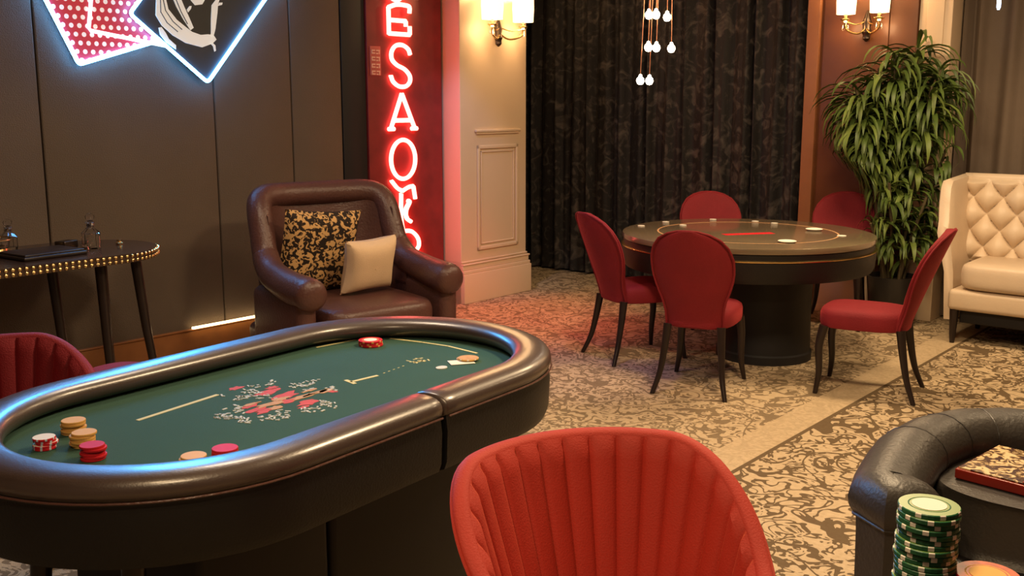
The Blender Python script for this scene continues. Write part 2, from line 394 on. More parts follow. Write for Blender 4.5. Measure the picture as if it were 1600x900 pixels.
# brown wood pilaster on the far wall
struct(room(MB().box((-3.05, 7.955, HC/2), (.80, .49, HC), bev=.004).box((-3.10, 7.703, 1.7), (.50, .014, 2.2), bev=.004), 'trim_4', M['brownwood']))
struct(room(MB().box((-3.425, 7.70, HC/2), (.10, .05, HC), bev=.004), 'trim_5', M['edgewood']))
struct(room(MB().box((-3.05, 7.64, .22), (.42, .12, .44), bev=.006).box((-3.05, 7.64, .03), (.44, .14, .06), bev=.006), 'trim_6', M['cream']))
struct(room(MB().box((-2.53, 7.96, HC/2), (.23, .46, HC), bev=.004).box((-2.53, 7.725, 1.9), (.12, .012, 1.9), bev=.004), 'trim_7', M['cream']))
# curtains
def curtain(va, vb, u, amp, per, name, m_, label, seed, zb=.02):
    r_ = random.Random(seed); ph = [r_.uniform(0, 6) for _ in range(4)]
    n = int((vb-va)/per*14); mb = MB()
    def f(s_, t):
        x = va+(vb-va)*s_; k = x/per*2*PI
        w = math.sin(k+.9*math.sin(k*.31+ph[0]))+.45*math.sin(k*1.83+ph[1])+.25*math.sin(k*.5+ph[2])
        z = zb+(HC-.05-zb)*t
        a_ = amp*(.8+.2*(1-t))
        return (x+.012*math.sin(k*.5+3*t), u+a_*w, z)
    mb.grid(f, n, 14)
    def g(s_, t):
        p = f(s_, t); return (p[0], p[1]+.012, p[2])
    mb.grid(g, n, 14)
    o = room(mb, name, m_); tag(o, label, 'curtain'); return o
curtain(-6.9, -3.48, 7.86, .035, .17, 'curtain', M['blackcurtain'], 'black damask curtain hanging in folds behind the round gaming table', 3)
curtain(-2.41, 2.1, 7.98, .035, .20, 'curtain', M['greycurtain'], 'grey brown pleated curtain hanging behind the cream tufted sofa', 5)
# led strip on the baseboard
tag(room(MB().box((V0+.045, 3.87, .18), (.022, .53, .014), bev=.004), 'light_strip', M['strip']), 'short glowing warm light strip on top of the wooden baseboard', 'light')

# ------------------------------------------------------------------ neon playing cards on the left wall (local x = u, y = z up)
WALLROT = (PI/2, 0, PI/2-A)                # local x -> u, local y -> z, local z -> +v
def wallthing(name, label, cat, u, z, v_=V0):
    t = thing(name, label, cat, W(u, v_, z)); t.rotation_euler = WALLROT; return t
# +90 about x then z-rotation: x-axis becomes (sinA, cosA), z-axis becomes +v
def cardquad(p, d1, l1, d2, l2):
    p = Vector(p); d1 = Vector(d1).normalized(); d2 = Vector(d2).normalized()
    return [p, p+d1*l1, p+d1*l1+d2*l2, p+d2*l2]
def roundpoly(q, r_=.02, k=4):
    out = []
    n = len(q)
    for i in range(n):
        a_, b_, c_ = q[i-1], q[i], q[(i+1) % n]
        p0 = b_+(a_-b_).normalized()*r_; p1 = b_+(c_-b_).normalized()*r_
        for j in range(k+1):
            t = j/k; out.append((p0*(1-t)*(1-t)+b_*2*t*(1-t)+p1*t*t))
    return out
t = wallthing('neon_card_sign', 'glowing card-back wall sign with white polka dots on red', 'sign', 2.97, 1.82)
q1 = cardquad((0, 0), (.51, .155), .70, (-.165, .345), .98)
rp = roundpoly(q1, .02)
MB().prism([(p.x, p.y) for p in rp], .030, .045).build('card_panel', M['polka'], t)
MB().tube([(p.x, p.y, .055) for p in rp], .0125, 8, True).build('neon_tube', M['neon_cyan'], t)
MB().tube([(.110, .42, .052), (.075, .205, .052), (.085, .190, .052), (.55, .125, .052)], .011, 8).build('inner_tube', M['neon_white'], t)
for x, y in ((.08, .1), (.4, .45), (-.1, .6)): MB().tube([(x, y, 0), (x, y, .032)], .012, 8).build('standoff', M['chrome'], t)
t = wallthing('neon_card_sign', 'glowing blue-outlined black card wall sign with white line drawing', 'sign', 3.79, 1.73)
q2 = cardquad((0, 0), (-.50, .385), .635, (.455, .53), .98)
rp = roundpoly(q2, .03)
MB().prism([(p.x, p.y) for p in rp], .060, .072).build('card_panel', M['cardblack'], t)
MB().tube([(p.x, p.y, .080) for p in rp], .0115, 8, True).build('neon_tube', M['neon_cyan'], t)
for x, y in ((0, .1), (-.3, .45), (.3, .6)): MB().tube([(x, y, 0), (x, y, .062)], .012, 8).build('standoff', M['chrome'], t)
D = [
 [(3.471, 2.24), (3.458, 2.12), (3.495, 2.062), (3.565, 2.008), (3.65, 1.967), (3.766, 1.945), (3.841, 1.971), (3.872, 1.997), (3.853, 2.022), (3.812, 2.026), (3.76, 2.02), (3.70, 2.035), (3.66, 2.060), (3.60, 2.10), (3.545, 2.16), (3.525, 2.25)],
 [(3.575, 2.24), (3.60, 2.18), (3.645, 2.105), (3.69, 2.045), (3.712, 2.06), (3.685, 2.12), (3.655, 2.18), (3.625, 2.25)],
 [(3.702, 2.224), (3.731, 2.196), (3.782, 2.205), (3.801, 2.231), (3.78, 2.27), (3.73, 2.27)],
 [(3.88, 2.237), (3.85, 2.204), (3.84, 2.118), (3.835, 2.033), (3.826, 2.016), (3.848, 2.006), (3.868, 2.062), (3.888, 2.16), (3.896, 2.215), (3.912, 2.25)],
 [(3.473, 2.048), (3.479, 2.010), (3.519, 1.963), (3.581, 1.925), (3.583, 1.950), (3.537, 1.985), (3.518, 2.020), (3.492, 2.052)],
 [(3.672, 2.165), (3.680, 2.150), (3.700, 2.172), (3.706, 2.190), (3.692, 2.188)],
 [(3.897, 2.204), (3.925, 2.212), (3.930, 2.226), (3.906, 2.224)],
 [(3.818, 1.98), (3.845, 1.955), (3.853, 1.922), (3.864, 1.928), (3.862, 1.96), (3.832, 1.985)]]
mb = MB()
for poly in D:
    mb.prism([(p[0]-3.79, p[1]-1.73) for p in poly], .072, .0765)
mb.build('line_drawing', M['cardwhite'], t)
mb = MB()
for ln in ([(3.495, 2.22), (3.492, 2.14), (3.53, 2.08), (3.60, 2.03)], [(3.51, 2.23), (3.525, 2.15), (3.57, 2.09), (3.63, 2.045)], [(3.60, 2.22), (3.63, 2.15), (3.67, 2.08)]):
    mb.tube([(p[0]-3.79, p[1]-1.73, .0765) for p in ln], .003, 5)
mb.build('ink_lines', M['cardblack'], t)

# ------------------------------------------------------------------ red neon letters
t = wallthing('neon_letter_sign', 'tall board with red glowing vertical letters behind the armchair', 'sign', 5.18, 0)
MB().box((.39, HC/2, .008), (.78, HC-.01, .03), bev=.004).build('backing_board', M['signboard'], t)
def letter(strokes, r_=.0165, k=5):
    mb = MB()
    for st in strokes:
        cl = len(st) > 2
        pts = [(x-5.18, z, .042) for x, z in st]
        mb.tube(catmull(pts, k) if cl else pts, r_, 8)
    for st in strokes[:1]:
        for x, z in (st[0], st[-1]): mb.tube([(x-5.18, z, .02), (x-5.18, z, .042)], .006, 6)
    return mb.build('letter', M['neon_red'], t)
letter([[(5.388, 2.43), (5.412, 2.375), (5.46, 2.357), (5.515, 2.375), (5.55, 2.43)]])
letter([[(5.385, 2.110), (5.385, 2.30)], [(5.385, 2.30), (5.47, 2.325), (5.56, 2.325), (5.60, 2.315), (5.600, 2.27)], [(5.385, 2.112), (5.600, 2.112)], [(5.385, 2.21), (5.56, 2.21)], [(5.600, 2.112), (5.600, 2.175)], [(5.56, 2.21), (5.56, 2.17)]])
letter([[(5.60, 1.965), (5.58, 2.005), (5.52, 2.033), (5.45, 2.025), (5.408, 1.98), (5.41, 1.925), (5.46, 1.885), (5.54, 1.855), (5.59, 1.81), (5.592, 1.765), (5.55, 1.73), (5.48, 1.728), (5.42, 1.76), (5.395, 1.805)]])
letter([[(5.385, 1.415), (5.505, 1.675)], [(5.505, 1.675), (5.635, 1.415)], [(5.43, 1.475), (5.60, 1.475)], [(5.36, 1.412), (5.42, 1.412)], [(5.60, 1.412), (5.66, 1.412)]])
ov = [(5.508+.128*math.cos(a_*PI/8), 1.18+.148*math.sin(a_*PI/8)) for a_ in range(16)]
mb = MB(); mb.tube(catmull([(x-5.18, z, .042) for x, z in ov], 3, True), .0165, 8, True); mb.build('letter', M['neon_red'], t)
letter([[(5.381, 1.022), (5.44, .965), (5.493, .940)], [(5.493, .940), (5.56, .965), (5.610, .970)], [(5.61, .97), (5.629, .870)]])
letter([[(5.479, .919), (5.474, .737), (5.498, .61)], [(5.545, .860), (5.568, .85), (5.530, .79), (5.530, .73), (5.580, .695)], [(5.555, .84), (5.516, .78), (5.540, .72)]])
letter([[(5.471, .613), (5.520, .628), (5.59, .615), (5.65, .56), (5.66, .50), (5.62, .457)], [(5.62, .457), (5.68, .43), (5.715, .37), (5.66, .385)]])
# small plaque beside the letters
t2 = wallthing('wall_plaque', 'small pinkish red plaque left of the red neon letters', 'plaque', 5.255, 1.91, V0+.024)
MB().box((0, 0, .004), (.105, .21, .008), bev=.003).build('plaque_plate', M['plaque'], t2)
mb = MB()
for r_ in range(4):
    z = .075-r_*.05
    mb.box((-.022, z, .0095), (.035, .008, .004)); mb.box((-.022, z-.02, .0095), (.035, .008, .004)); mb.box((-.036, z-.01, .0095), (.007, .03, .004))
    mb.box((.024, z, .0095), (.035, .008, .004)); mb.box((.036, z-.012, .0095), (.007, .03, .004)); mb.box((.015, z-.022, .0095), (.02, .008, .004))
mb.build('plaque_marks', M['plaquemark'], t2)

# ------------------------------------------------------------------ sconces
def sconce(loc, rz, label, sep, sr, sh, pw=7):
    # local: x along the wall, -y away from the wall, z up (0 at bottom of the shades)
    t = thing('wall_sconce', label, 'wall lamp', loc, rz, None)
    MB().lathe([(.0, -.20), (.012, -.195), (.030, -.175), (.026, -.15), (.040, -.13), (.028, -.10), (.036, -.06), (.022, -.02), (.010, .02), (.0, .03)], 16, (0, -.03), sy=.8).build('back_plate', M['darkmetal'], t)
    for s_ in (-1, 1):
        pts = catmull([(0, -.04, -.10), (s_*sep*.4, -.08, -.14), (s_*sep*.95, -.12, -.11), (s_*sep, -.13, -.05)], 6)
        MB().tube(pts, .008, 8).tube(catmull([(0, -.04, -.05), (s_*sep*.5, -.09, -.075), (s_*sep, -.13, -.05)], 5), .005, 6).build('arm', M['brass'], t)
        MB().lathe([(.0, -.06), (.012, -.06), (.036, -.042), (.038, -.036), (.014, -.03), (.012, 0), (.0, .0)], 16, (s_*sep, -.13)).build('candle_cup', M['brass'], t)
        MB().lathe([(sr*.94, 0), (sr, sh*.5), (sr*.98, sh)], 24, (s_*sep, -.13), caps=False).lathe([(sr*.92, 0.0), (sr*.97, sh*.5), (sr*.95, sh)], 24, (s_*sep, -.13), caps=False).build('lamp_shade', M['shade'], t)
        for k in range(3):
            a_ = k*2.1; MB().lathe([(0, -.12), (.006, -.11), (.003, -.09), (0, -.06)], 8, (s_*sep+.02*math.cos(a_), -.13+.02*math.sin(a_))).build('glass_drop', M['glass'], t)
        d = bpy.data.lights.new('sconce_bulb', 'POINT'); d.energy = pw; d.color = (1, .62, .30); d.shadow_soft_size = .03
        lo = bpy.data.objects.new('sconce_bulb', d); COL.objects.link(lo); lo.parent = t; lo.location = (s_*sep, -.13, sh+.05)
        d = bpy.data.lights.new('sconce_bulb', 'POINT'); d.energy = 3; d.color = (1, .62, .30); d.shadow_soft_size = .03
        lo = bpy.data.objects.new('sconce_bulb', d); COL.objects.link(lo); lo.parent = t; lo.location = (s_*sep, -.13, -.09)
    return t
sconce(W(6.41, pv, 2.25), ROOM-PI/2+PI, 'twin-shade brass wall sconce on the cream pilaster', .19, .088, .20, 13)
sconce(W(7.69, -3.0, 2.25), ROOM, 'twin-shade brass wall sconce on the brown panel above the plant', .125, .072, .18)

# ------------------------------------------------------------------ hanging pendant cluster
t = thing('pendant_cluster', 'copper pendant cluster of small glowing bulbs hanging before the black curtain', 'chandelier', (.9, 6.5, 0))
MB().lathe([(0, HC-.03), (.16, HC-.03), (.16, HC-.004), (0, HC-.004)], 24).build('ceiling_plate', M['copper'], t)
for (x, z) in ((.84, 2.14), (.882, 2.14), (.957, 2.13), (.838, 1.945), (.894, 1.945), (.984, 1.94), (.793, 1.745), (.855, 1.745)):
    y = random.uniform(-.05, .05)
    MB().tube([((x-.9)*.7+.01, y*.5, HC-.02), (x-.9, y, z+.03)], .0025, 6).build('rod', M['copper'], t)
    bl = MB().lathe([(0, .035), (.009, .03), (.011, .02), (.022, .008), (.025, -.008), (.016, -.026), (0, -.031)], 14, (x-.9, y)).build('bulb', M['bulb'], t)
    bl.location = (0, 0, z)
t = thing('tube_pendant', 'slim blue-white glowing tube hanging before the grey curtain', 'lamp', W(7.25, -1.9, 0))
t.location = (3.0, 6.52, 0)
MB().tube([(0, 0, 2.17), (0, 0, 2.185), (0, 0, 2.60), (0, 0, 2.61)], [.006, .012, .012, .006], 10).build('glass_tube', M['bluetube'], t)
MB().tube([(0, 0, 2.60), (0, 0, HC)], .004, 6).build('cord', M['darkmetal'], t)

# ------------------------------------------------------------------ poker table (local x = u along, y = toward -v ... built in room frame)
PT = W(1.865, -2.425, 0)
PROT = PI/2-A+math.radians(4.2)                              # local +x -> u, local +y -> -v
t = thing('poker_table', 'oval poker table with green felt and padded black leather rail', 'table', PT, PROT)
HL, RO = .435, .53
def stad(hl, r_, n=24, cx=0, cy=0):
    out = []
    for i in range(n+1):
        a_ = -PI/2+PI*i/n; out.append((cx+hl+r_*math.cos(a_), cy+r_*math.sin(a_)))
    for i in range(1, 12): out.append((cx+hl-2*hl*i/12, cy+r_))
    for i in range(n+1):
        a_ = PI/2+PI*i/n; out.append((cx-hl+r_*math.cos(a_), cy+r_*math.sin(a_)))
    for i in range(1, 12): out.append((cx-hl+2*hl*i/12, cy-r_))
    return out
# rail swept along the oval, split by a gap on the near long side (local y = -r, x = gap)
GX = .07
def rail(parent):
    # open path from gap's right side around to gap's left side
    path = []
    nrm = []
    def addp(x, y, nx, ny): path.append((x, y)); nrm.append((nx, ny))
    for i in range(8): addp(lerp(GX+.014, HL, i/8), -1, 0, -1)
    for i in range(29): a_ = -PI/2+PI*i/28; addp(HL, 0, math.cos(a_), math.sin(a_))
    for i in range(1, 20): addp(lerp(HL, -HL, i/20), 1, 0, 1)
    for i in range(29): a_ = PI/2+PI*i/28; addp(-HL, 0, math.cos(a_), math.sin(a_))
    for i in range(1, 13): addp(lerp(-HL, GX-.014, i/12), -1, 0, -1)
    ctr = .470; hw = .066
    prof = []
    for j in range(20):                     # rounded fat cross-section: across offset, height
        a_ = 2*PI*j/20
        c_, s_ = math.cos(a_), math.sin(a_)
        ox = hw*math.copysign(abs(c_)**.8, c_); oz = (.036 if s_ > 0 else .034)*math.copysign(abs(s_)**.85, s_)
        prof.append((ox, oz))
    rings = []
    n = len(path)
    for i, ((x, y), (nx, ny)) in enumerate(zip(path, nrm)):
        bx = x; by = 0
        rings.append([(bx+nx*(ctr+ox), by+ny*(ctr+ox), .766+oz+.10*max(0, -ox)*.0) for ox, oz in prof])
    # rounded ends at the gap
    def shrink(r_, dx, k):
        cx = sum(p[0] for p in r_)/len(r_); cy = sum(p[1] for p in r_)/len(r_); cz = sum(p[2] for p in r_)/len(r_)
        return [(p[0]+dx, cy+(p[1]-cy)*k, cz+(p[2]-cz)*k) for p in r_]
    first = [shrink(rings[0], -.010, .55), shrink(rings[0], -.009, .80), shrink(rings[0], -.005, .94)]
    last = [shrink(rings[-1], .005, .94), shrink(rings[-1], .009, .80), shrink(rings[-1], .010, .55)]
    return MB().loft(first+rings+last, True, True).build('padded_rail', M['railleather_lit'], parent)
rl = rail(t)
# stitched seam below the rail
pth = [(GX+.014, -.537)]+[(HL+.537*math.cos(-PI/2+PI*i/28), .537*math.sin(-PI/2+PI*i/28)) for i in range(29)]+[(-HL+.537*math.cos(PI/2+PI*i/28), .537*math.sin(PI/2+PI*i/28)) for i in range(29)]+[(GX-.014, -.537)]
MB().tube([(x, y, .745) for x, y in pth], .003, 6).build('piping', M['brownleather'], rl)
# skirt below the rail
def ringwall(prof, gap=True):
    P = [(GX+.012, 0, 0, -1)]+[(HL, 0, math.cos(-PI/2+PI*i/28), math.sin(-PI/2+PI*i/28)) for i in range(29)]+[(-HL, 0, math.cos(PI/2+PI*i/28), math.sin(PI/2+PI*i/28)) for i in range(29)]+[(GX-.012, 0, 0, -1)]
    return MB().loft([[(x+nx*r_, y+ny*r_, z) for r_, z in prof] for x, y, nx, ny in P], True, True)
ringwall([(.526, .75), (.532, .70), (.528, .61), (.518, .585), (.49, .575), (.455, .575), (.455, .75)]).build('skirt', M['skirtleather'], t)
# felt bed
MB().prism(stad(HL, .454), .64, .726).prism(stad(HL, .445), .726, .730).build('playing_surface', [M['felt']], t)
# inner vertical collar between felt and rail
MB().prism(stad(HL-.05, .40), .52, .64).build('underframe', M['dark'], t)
# pedestal: two panels meeting in a seam
MB().box((-.36, 0, .29), (.44, .56, .56), bev=.02).build('pedestal_panel', M['dark'], t)
MB().box((.27, 0, .29), (.80, .56, .56), bev=.02).build('pedestal_panel', M['dark'], t)
MB().tube([(-.70, .20, .58), (-.74, .22, .0)], [.03, .022], 10).build('leg', M['blackwood'], t)
MB().tube([(-.70, -.20, .58), (-.74, -.22, .0)], [.03, .022], 10).build('leg', M['blackwood'], t)
# lines and emblem on the felt: points given in world metres and turned into the table's frame
def tloc(x, y):
    dx, dy = x-PT[0], y-PT[1]
    c_, s_ = math.cos(PROT), math.sin(PROT)
    return (dx*c_+dy*s_, -dx*s_+dy*c_)
FZ = .730
_k = (1.6-FZ)/(1.6-.762)
def fp(x, y): return tloc(x*_k, y*_k)
def flatline(pts, w, m_, name='betting_line'):
    mb = MB()
    for (a_, b_) in zip(pts[:-1], pts[1:]):
        a2, b2 = Vector(a_), Vector(b_); d = (b2-a2).normalized(); n_ = Vector((-d.y, d.x))*w/2; d = d*w*.1
        mb.prism([tuple((a2-d-n_)[:2]), tuple((b2+d-n_)[:2]), tuple((b2+d+n_)[:2]), tuple((a2-d+n_)[:2])], FZ-.001, FZ+.0012)
    return mb.build(name, m_, t)
flatline([fp(-1.006, 2.646), fp(-.861, 2.891)], .014, M['feltline'])
flatline([fp(-.682, 3.482), fp(-.545, 3.621)], .010, M['feltline'])
flatline([fp(*p) for p in ((-.441, 3.621), (-.32, 3.56), (-.225, 3.502), (-.12, 3.398))], .011, M['feltline'])
a_, b_ = Vector(fp(-.493, 3.031)), Vector(fp(-.421, 3.106))
mb = flatline([a_, b_], .013, M['feltline'], 'printed_mark')
flatline([fp(-.512, 3.052), fp(-.478, 3.012)], .014, M['feltline'], 'printed_mark')
mb = MB()
rr = random.Random(4)
P0, P1 = Vector(fp(-.404, 3.137)), Vector(fp(-.353, 3.225))
for k in range(5):
    p = P0.lerp(P1, k/4); mb.box((p.x, p.y, FZ), (.009, .003, .002))
g0 = Vector(fp(-.308, 3.30))
for k in range(16):
    an = rr.uniform(0, PI); p = g0+Vector((rr.uniform(-.035, .035), rr.uniform(-.026, .026)))
    mb.box((0, 0, 0), (.022, .005, .002), T=Matrix.Translation((p.x, p.y, FZ))@Matrix.Rotation(an, 4, 'Z'))
mb.build('printed_script', M['feltline'], t)['kind'] = 'stuff'
p = Vector(fp(-.227, 3.20))
MB().lathe([(0, FZ), (.022, FZ), (.022, FZ+.003), (0, FZ+.003)], 16, (p.x, p.y), sx=1, sy=.8).build('printed_mark', M['feltwhite'], t)
# emblem print: white letter-like specks around red and tan shapes; table frame
E0 = Vector(fp(-.676, 2.84))
def blob(mb, cx, cy, rx, ry, seed, n=14, z=.0008, rot=0):
    r_ = random.Random(seed); pts = []
    for i in range(n):
        a_ = 2*PI*i/n; k = 1+r_.uniform(-.35, .35)
        x, y = rx*k*math.cos(a_), ry*k*math.sin(a_)
        pts.append((cx+x*math.cos(rot)-y*math.sin(rot), cy+x*math.sin(rot)+y*math.cos(rot)))
    mb.prism(pts, FZ-.001, FZ+z)
red = MB(); tan = MB(); wht = MB()
# pixel-grid positions of the print read off the photo, already turned to metres across (e) and away (f)
def em(px, py):                            # px,py inside a 240x100 picture patch -> table frame
    X = (px-110)/1600; Y = py
    dep = 1600*.874/(418+py+.0)            # ground distance on the felt plane
    x = (320+px-800)/1600*dep; return tloc(x, dep*1.0-.10)
def emp(px, py):
    ax = (320+px-800)/1600; bz = -(580+py-450)/1600
    cp_, sp_ = math.cos(math.atan(.18)), math.sin(math.atan(.18))
    ry, rz_ = cp_+bz*sp_, -sp_+bz*cp_
    k = (FZ-1.6)/rz_; return tloc(ax*k, ry*k)
for i, (x, y, a_, b_) in enumerate(((98, 33, .045, .022), (126, 38, .05, .024), (133, 46, .035, .018), (160, 49, .038, .022), (84, 59, .04, .018), (95, 62, .035, .013), (70, 55, .028, .012), (48, 27, .028, .018), (105, 26, .02, .016), (155, 56, .02, .01), (200, 32, .012, .012))):
    p = emp(x, y); blob(red, p[0], p[1], a_, b_, i, rot=.1)
for i, (x, y, a_, b_) in enumerate(((102, 52, .05, .016), (112, 57, .022, .014), (155, 40, .045, .014), (175, 34, .05, .009), (72, 52, .03, .008), (190, 31, .03, .012), (118, 44, .03, .012), (165, 30, .03, .008))):
    p = emp(x, y); blob(tan, p[0], p[1], a_, b_, 50+i, z=.0014)
clusters = [((15, 70), (68, 78), 38), ((14, 64), (70, 62), 10), ((84, 74), (130, 72), 22), ((108, 66), (134, 64), 8), ((152, 62), (185, 58), 14), ((180, 50), (206, 54), 18), ((63, 25), (86, 26), 10), ((55, 38), (80, 32), 14), ((97, 20), (112, 17), 7), ((134, 24), (176, 16), 22), ((138, 28), (172, 27), 8), ((45, 45), (60, 40), 12), ((48, 55), (58, 62), 6), ((190, 30), (206, 28), 10), ((60, 42), (95, 40), 14), ((30, 35), (26, 36), 2), ((85, 32), (110, 42), 8)]
for (a0, a1, n_) in clusters:
    for k in range(n_):
        s_ = rr.random(); x = lerp(a0[0], a1[0], s_)+rr.uniform(-3, 3); y = lerp(a0[1], a1[1], s_)+rr.uniform(-4, 4)
        p = emp(x, y); an = rr.uniform(0, PI)
        wht.box((0, 0, 0), (rr.uniform(.008, .018), rr.uniform(.004, .006), .003), T=Matrix.Translation((p[0], p[1], FZ+.0005))@Matrix.Rotation(an, 4, 'Z'))
red.build('printed_emblem', M['feltred'], t)['kind'] = 'stuff'; tan.build('printed_emblem', M['feltorange'], t)['kind'] = 'stuff'; wht.build('printed_lettering', M['feltwhite'], t)['kind'] = 'stuff'

# ------------------------------------------------------------------ chips
def chip_mesh(r_, h, spots=8):
    mb = MB(); n = 32
    b_ = h*.16
    prof = [(r_-b_, 0), (r_, b_), (r_, h-b_), (r_-b_, h)]
    rings = [[(q*math.cos(2*PI*j/n), q*math.sin(2*PI*j/n), z) for j in range(n)] for q, z in prof]
    vs = [p for g in rings for p in g]; fs = []; ms = []
    for i in range(3):
        for j in range(n):
            fs.append((i*n+j, i*n+(j+1) % n, (i+1)*n+(j+1) % n, (i+1)*n+j)); ms.append(1 if (j % (n//spots)) == 0 or False else 0)
    fs.append(tuple(range(n-1, -1, -1))); ms.append(2)
    fs.append(tuple(3*n+j for j in range(n))); ms.append(2)
    return mb.add(vs, fs, ms, False)
ORD = ['topmost', 'second from top', 'third from top', 'fourth from top', 'fifth from top', 'sixth from top', 'seventh from top', 'eighth from top', 'ninth from top', 'tenth from top', 'eleventh from top', 'twelfth from top', 'thirteenth from top', 'fourteenth from top', 'fifteenth from top', 'sixteenth from top', 'seventeenth from top', 'eighteenth from top', 'nineteenth from top', 'twentieth from top']
def stack(x, y, z0, n, r_, h, mats, desc, group, seed=0, jit=.002, lean=(0, 0), inlay=None, colour=None, rz0=None):
    R_ = random.Random(seed); src = None
    for k in range(n):
        if src is None:
            o = src = chip_mesh(r_, h).build('poker_chip', mats)
        else:
            o = src.copy(); COL.objects.link(o)
        o.location = (x+lean[0]*k+R_.uniform(-jit, jit), y+lean[1]*k+R_.uniform(-jit, jit), z0+k*h+.0001)
        o.rotation_euler = (0, 0, R_.uniform(0, 6))
        nm = ORD[n-1-k] if n > 1 else 'single'
        tag(o, (nm+' '+colour+' poker chip '+desc), 'poker chip', group)
        if k == n-1 and inlay:
            i_ = MB().lathe([(0, h-.0001), (r_*.56, h-.0001), (r_*.56, h+.0003), (0, h+.0003)], 24).build('inlay', inlay, o)
            MB().lathe([(r_*.62, h-.0001), (r_*.66, h+.0002), (r_*.70, h-.0001)], 24, caps=False).build('printed_ring', M['chip_green'] if 'green' in colour else M['chip_yellow'], o)
    return o
ry, rrd, rw = [M['chip_yellow'], M['chip_yellow'], M['chip_yellow']], [M['chip_red'], M['chip_red'], M['chip_red']], [M['chip_red'], M['chip_blue'], M['chip_white']]
CZ = FZ+.0006
def fw(x, y):                              # world position on the felt plane from its estimate on the z=.76 plane
    k = (1.6-.745)/(1.6-.76); return x*k, y*k
def cs(x, y, *a, **k):
    X, Y = fw(x, y); return stack(X, Y, *a, **k)
cs(-1.155, 2.590, CZ, 6, .031, .0062, ry, 'in the far stack at poker table left end', 'yellow chips in the far stack', 1, .004, colour='yellow')
cs(-1.088, 2.485, CZ, 6, .031, .0062, ry, 'in the stack between far yellow and red stacks', 'yellow chips in the middle stack', 2, .004, colour='yellow')
cs(-1.022, 2.390, CZ, 6, .030, .0062, rrd, 'directly in front of the two yellow stacks', 'red chips before the yellow stacks', 3, .004, colour='red')
cs(-1.175, 2.470, CZ, 5, .028, .0062, rw, 'with pale face at the left end of the rail', 'red and white chips by the left end of the rail', 4, .003, colour='red')
cs(-.765, 2.345, CZ, 4, .031, .0062, ry, 'in the low stack at the near rail', 'yellow chips by the near rail', 5, .003, colour='yellow')
cs(-.700, 2.385, CZ, 5, .032, .0062, rrd, 'at the near rail beside low yellow stack', 'red chips by the near rail', 6, .0025, colour='red')
cs(-.505, 3.585, CZ, 3, .044, .007, [M['chip_red'], M['chip_yellow'], M['chip_red']], 'with pale centre by the far rail', 'red chips at the far rail', 7, .004, colour='red', inlay=M['chip_white'])
cs(-.150, 3.370, CZ, 2, .036, .005, [M['chip_yellow'], M['chip_white'], M['feltorange']], 'at the right end of the poker table', 'orange chips at the right end', 8, .006, colour='orange')
pX, pY = fw(-.170, 3.335)
tag(MB().box((0, 0, .0012), (.085, .058, .0024), bev=.001).build('playing_card', M['chip_white'], None, (pX, pY, CZ), .3), 'white playing card beside the orange chips on the poker table', 'card').location.z = CZ

# ------------------------------------------------------------------ channel-back tub chairs
def tub_chair(label, loc, rz, m_, group=None, nch=22):
    # faces local +y; back at -y
    t = thing('tub_chair', label, 'chair', loc, rz, group)
    AM = math.radians(118); K = 1.20
    def top(th):
        a_ = abs(th)/AM
        return lerp(.826, .600, smoothstep(a_, .34, 1.0)) - .02*smoothstep(a_, .9, 1)
    def rad(z, th):
        k = (z-.36)/.48
        fl_ = .130*max(0, k)**.95*(.9+.1*math.cos(th))
        return .195+fl_
    def P(th, z, off):
        r_ = rad(z, th)+off
        return (r_*math.sin(th)*K, -r_*math.cos(th)*K+.02, z)
    mb = MB(); NT, NZ = nch*10+1, 18
    def inner(s_, q):
        th = lerp(-AM, AM, s_); z = lerp(.38, top(th)-.012, q)
        c_ = abs(math.sin(s_*nch*PI)); fade = smoothstep(1-q, 0, .03)
        return P(th, z, -.022 - .014*(c_**.4)*fade*(.35+.65*q))
    mb.grid(inner, NT, NZ)
    def rim(s_, q):
        th = lerp(-AM, AM, s_); z = top(th); a_ = PI*q
        return P(th, z-.012+.012*math.sin(a_), -.022*(math.cos(a_)*.5+.5)+.010*(1-(math.cos(a_)*.5+.5)))
    mb.grid(rim, NT, 9)
    def outer(s_, q):
        th = lerp(-AM, AM, s_); z = lerp(.34, top(th)-.012, 1-q)
        return P(th, z, .010)
    mb.grid(outer, NT, 10)
    # front ends of the arms
    for sgn in (-1, 1):
        th = sgn*AM
        ring_i = [P(th, lerp(.38, top(th)-.012, q/8), -.022) for q in range(9)]
        ring_o = [P(th, lerp(.34, top(th)-.012, q/8), .010) for q in range(9)]
        ex = [(lerp(a_[0], c_[0], .5)-0*sgn, lerp(a_[1], c_[1], .5)+.016, lerp(a_[2], c_[2], .5)) for a_, c_ in zip(ring_i, ring_o)]
        mb.loft([ring_i, ex, ring_o], False, False)
    b_ = mb.build('backrest', m_, t)
    # piping along the rim outside
    MB().tube([P(lerp(-AM, AM, i/60), top(lerp(-AM, AM, i/60))-.014, .011) for i in range(61)], .0045, 6).build('piping', m_, b_)
    ring = lambda z, k: [(.228*k*math.cos(a_*PI/20), .02+.228*k*math.sin(a_*PI/20)*(1.12 if math.sin(a_*PI/20) > 0 else .93), z) for a_ in range(40)]
    MB().loft([ring(.335, .90), ring(.34, .97), ring(.37, 1.0), ring(.43, 1.0), ring(.455, .96), ring(.468, .85), ring(.472, .5), ring(.473, .05)]).build('seat', m_, t)
    for sx_ in (-1, 1):
        for sy_ in (-1, 1):
            MB().tube([(sx_*.14, .02+sy_*.14, .345), (sx_*.21, .02+sy_*.21, 0)], [.018, .011], 12).build('leg', M['blackwood'], t)
    return t
tub_chair('red velvet channel-back tub chair in the near foreground', (.235, 2.03, 0), -math.radians(160), M['velvet_warmlit'])
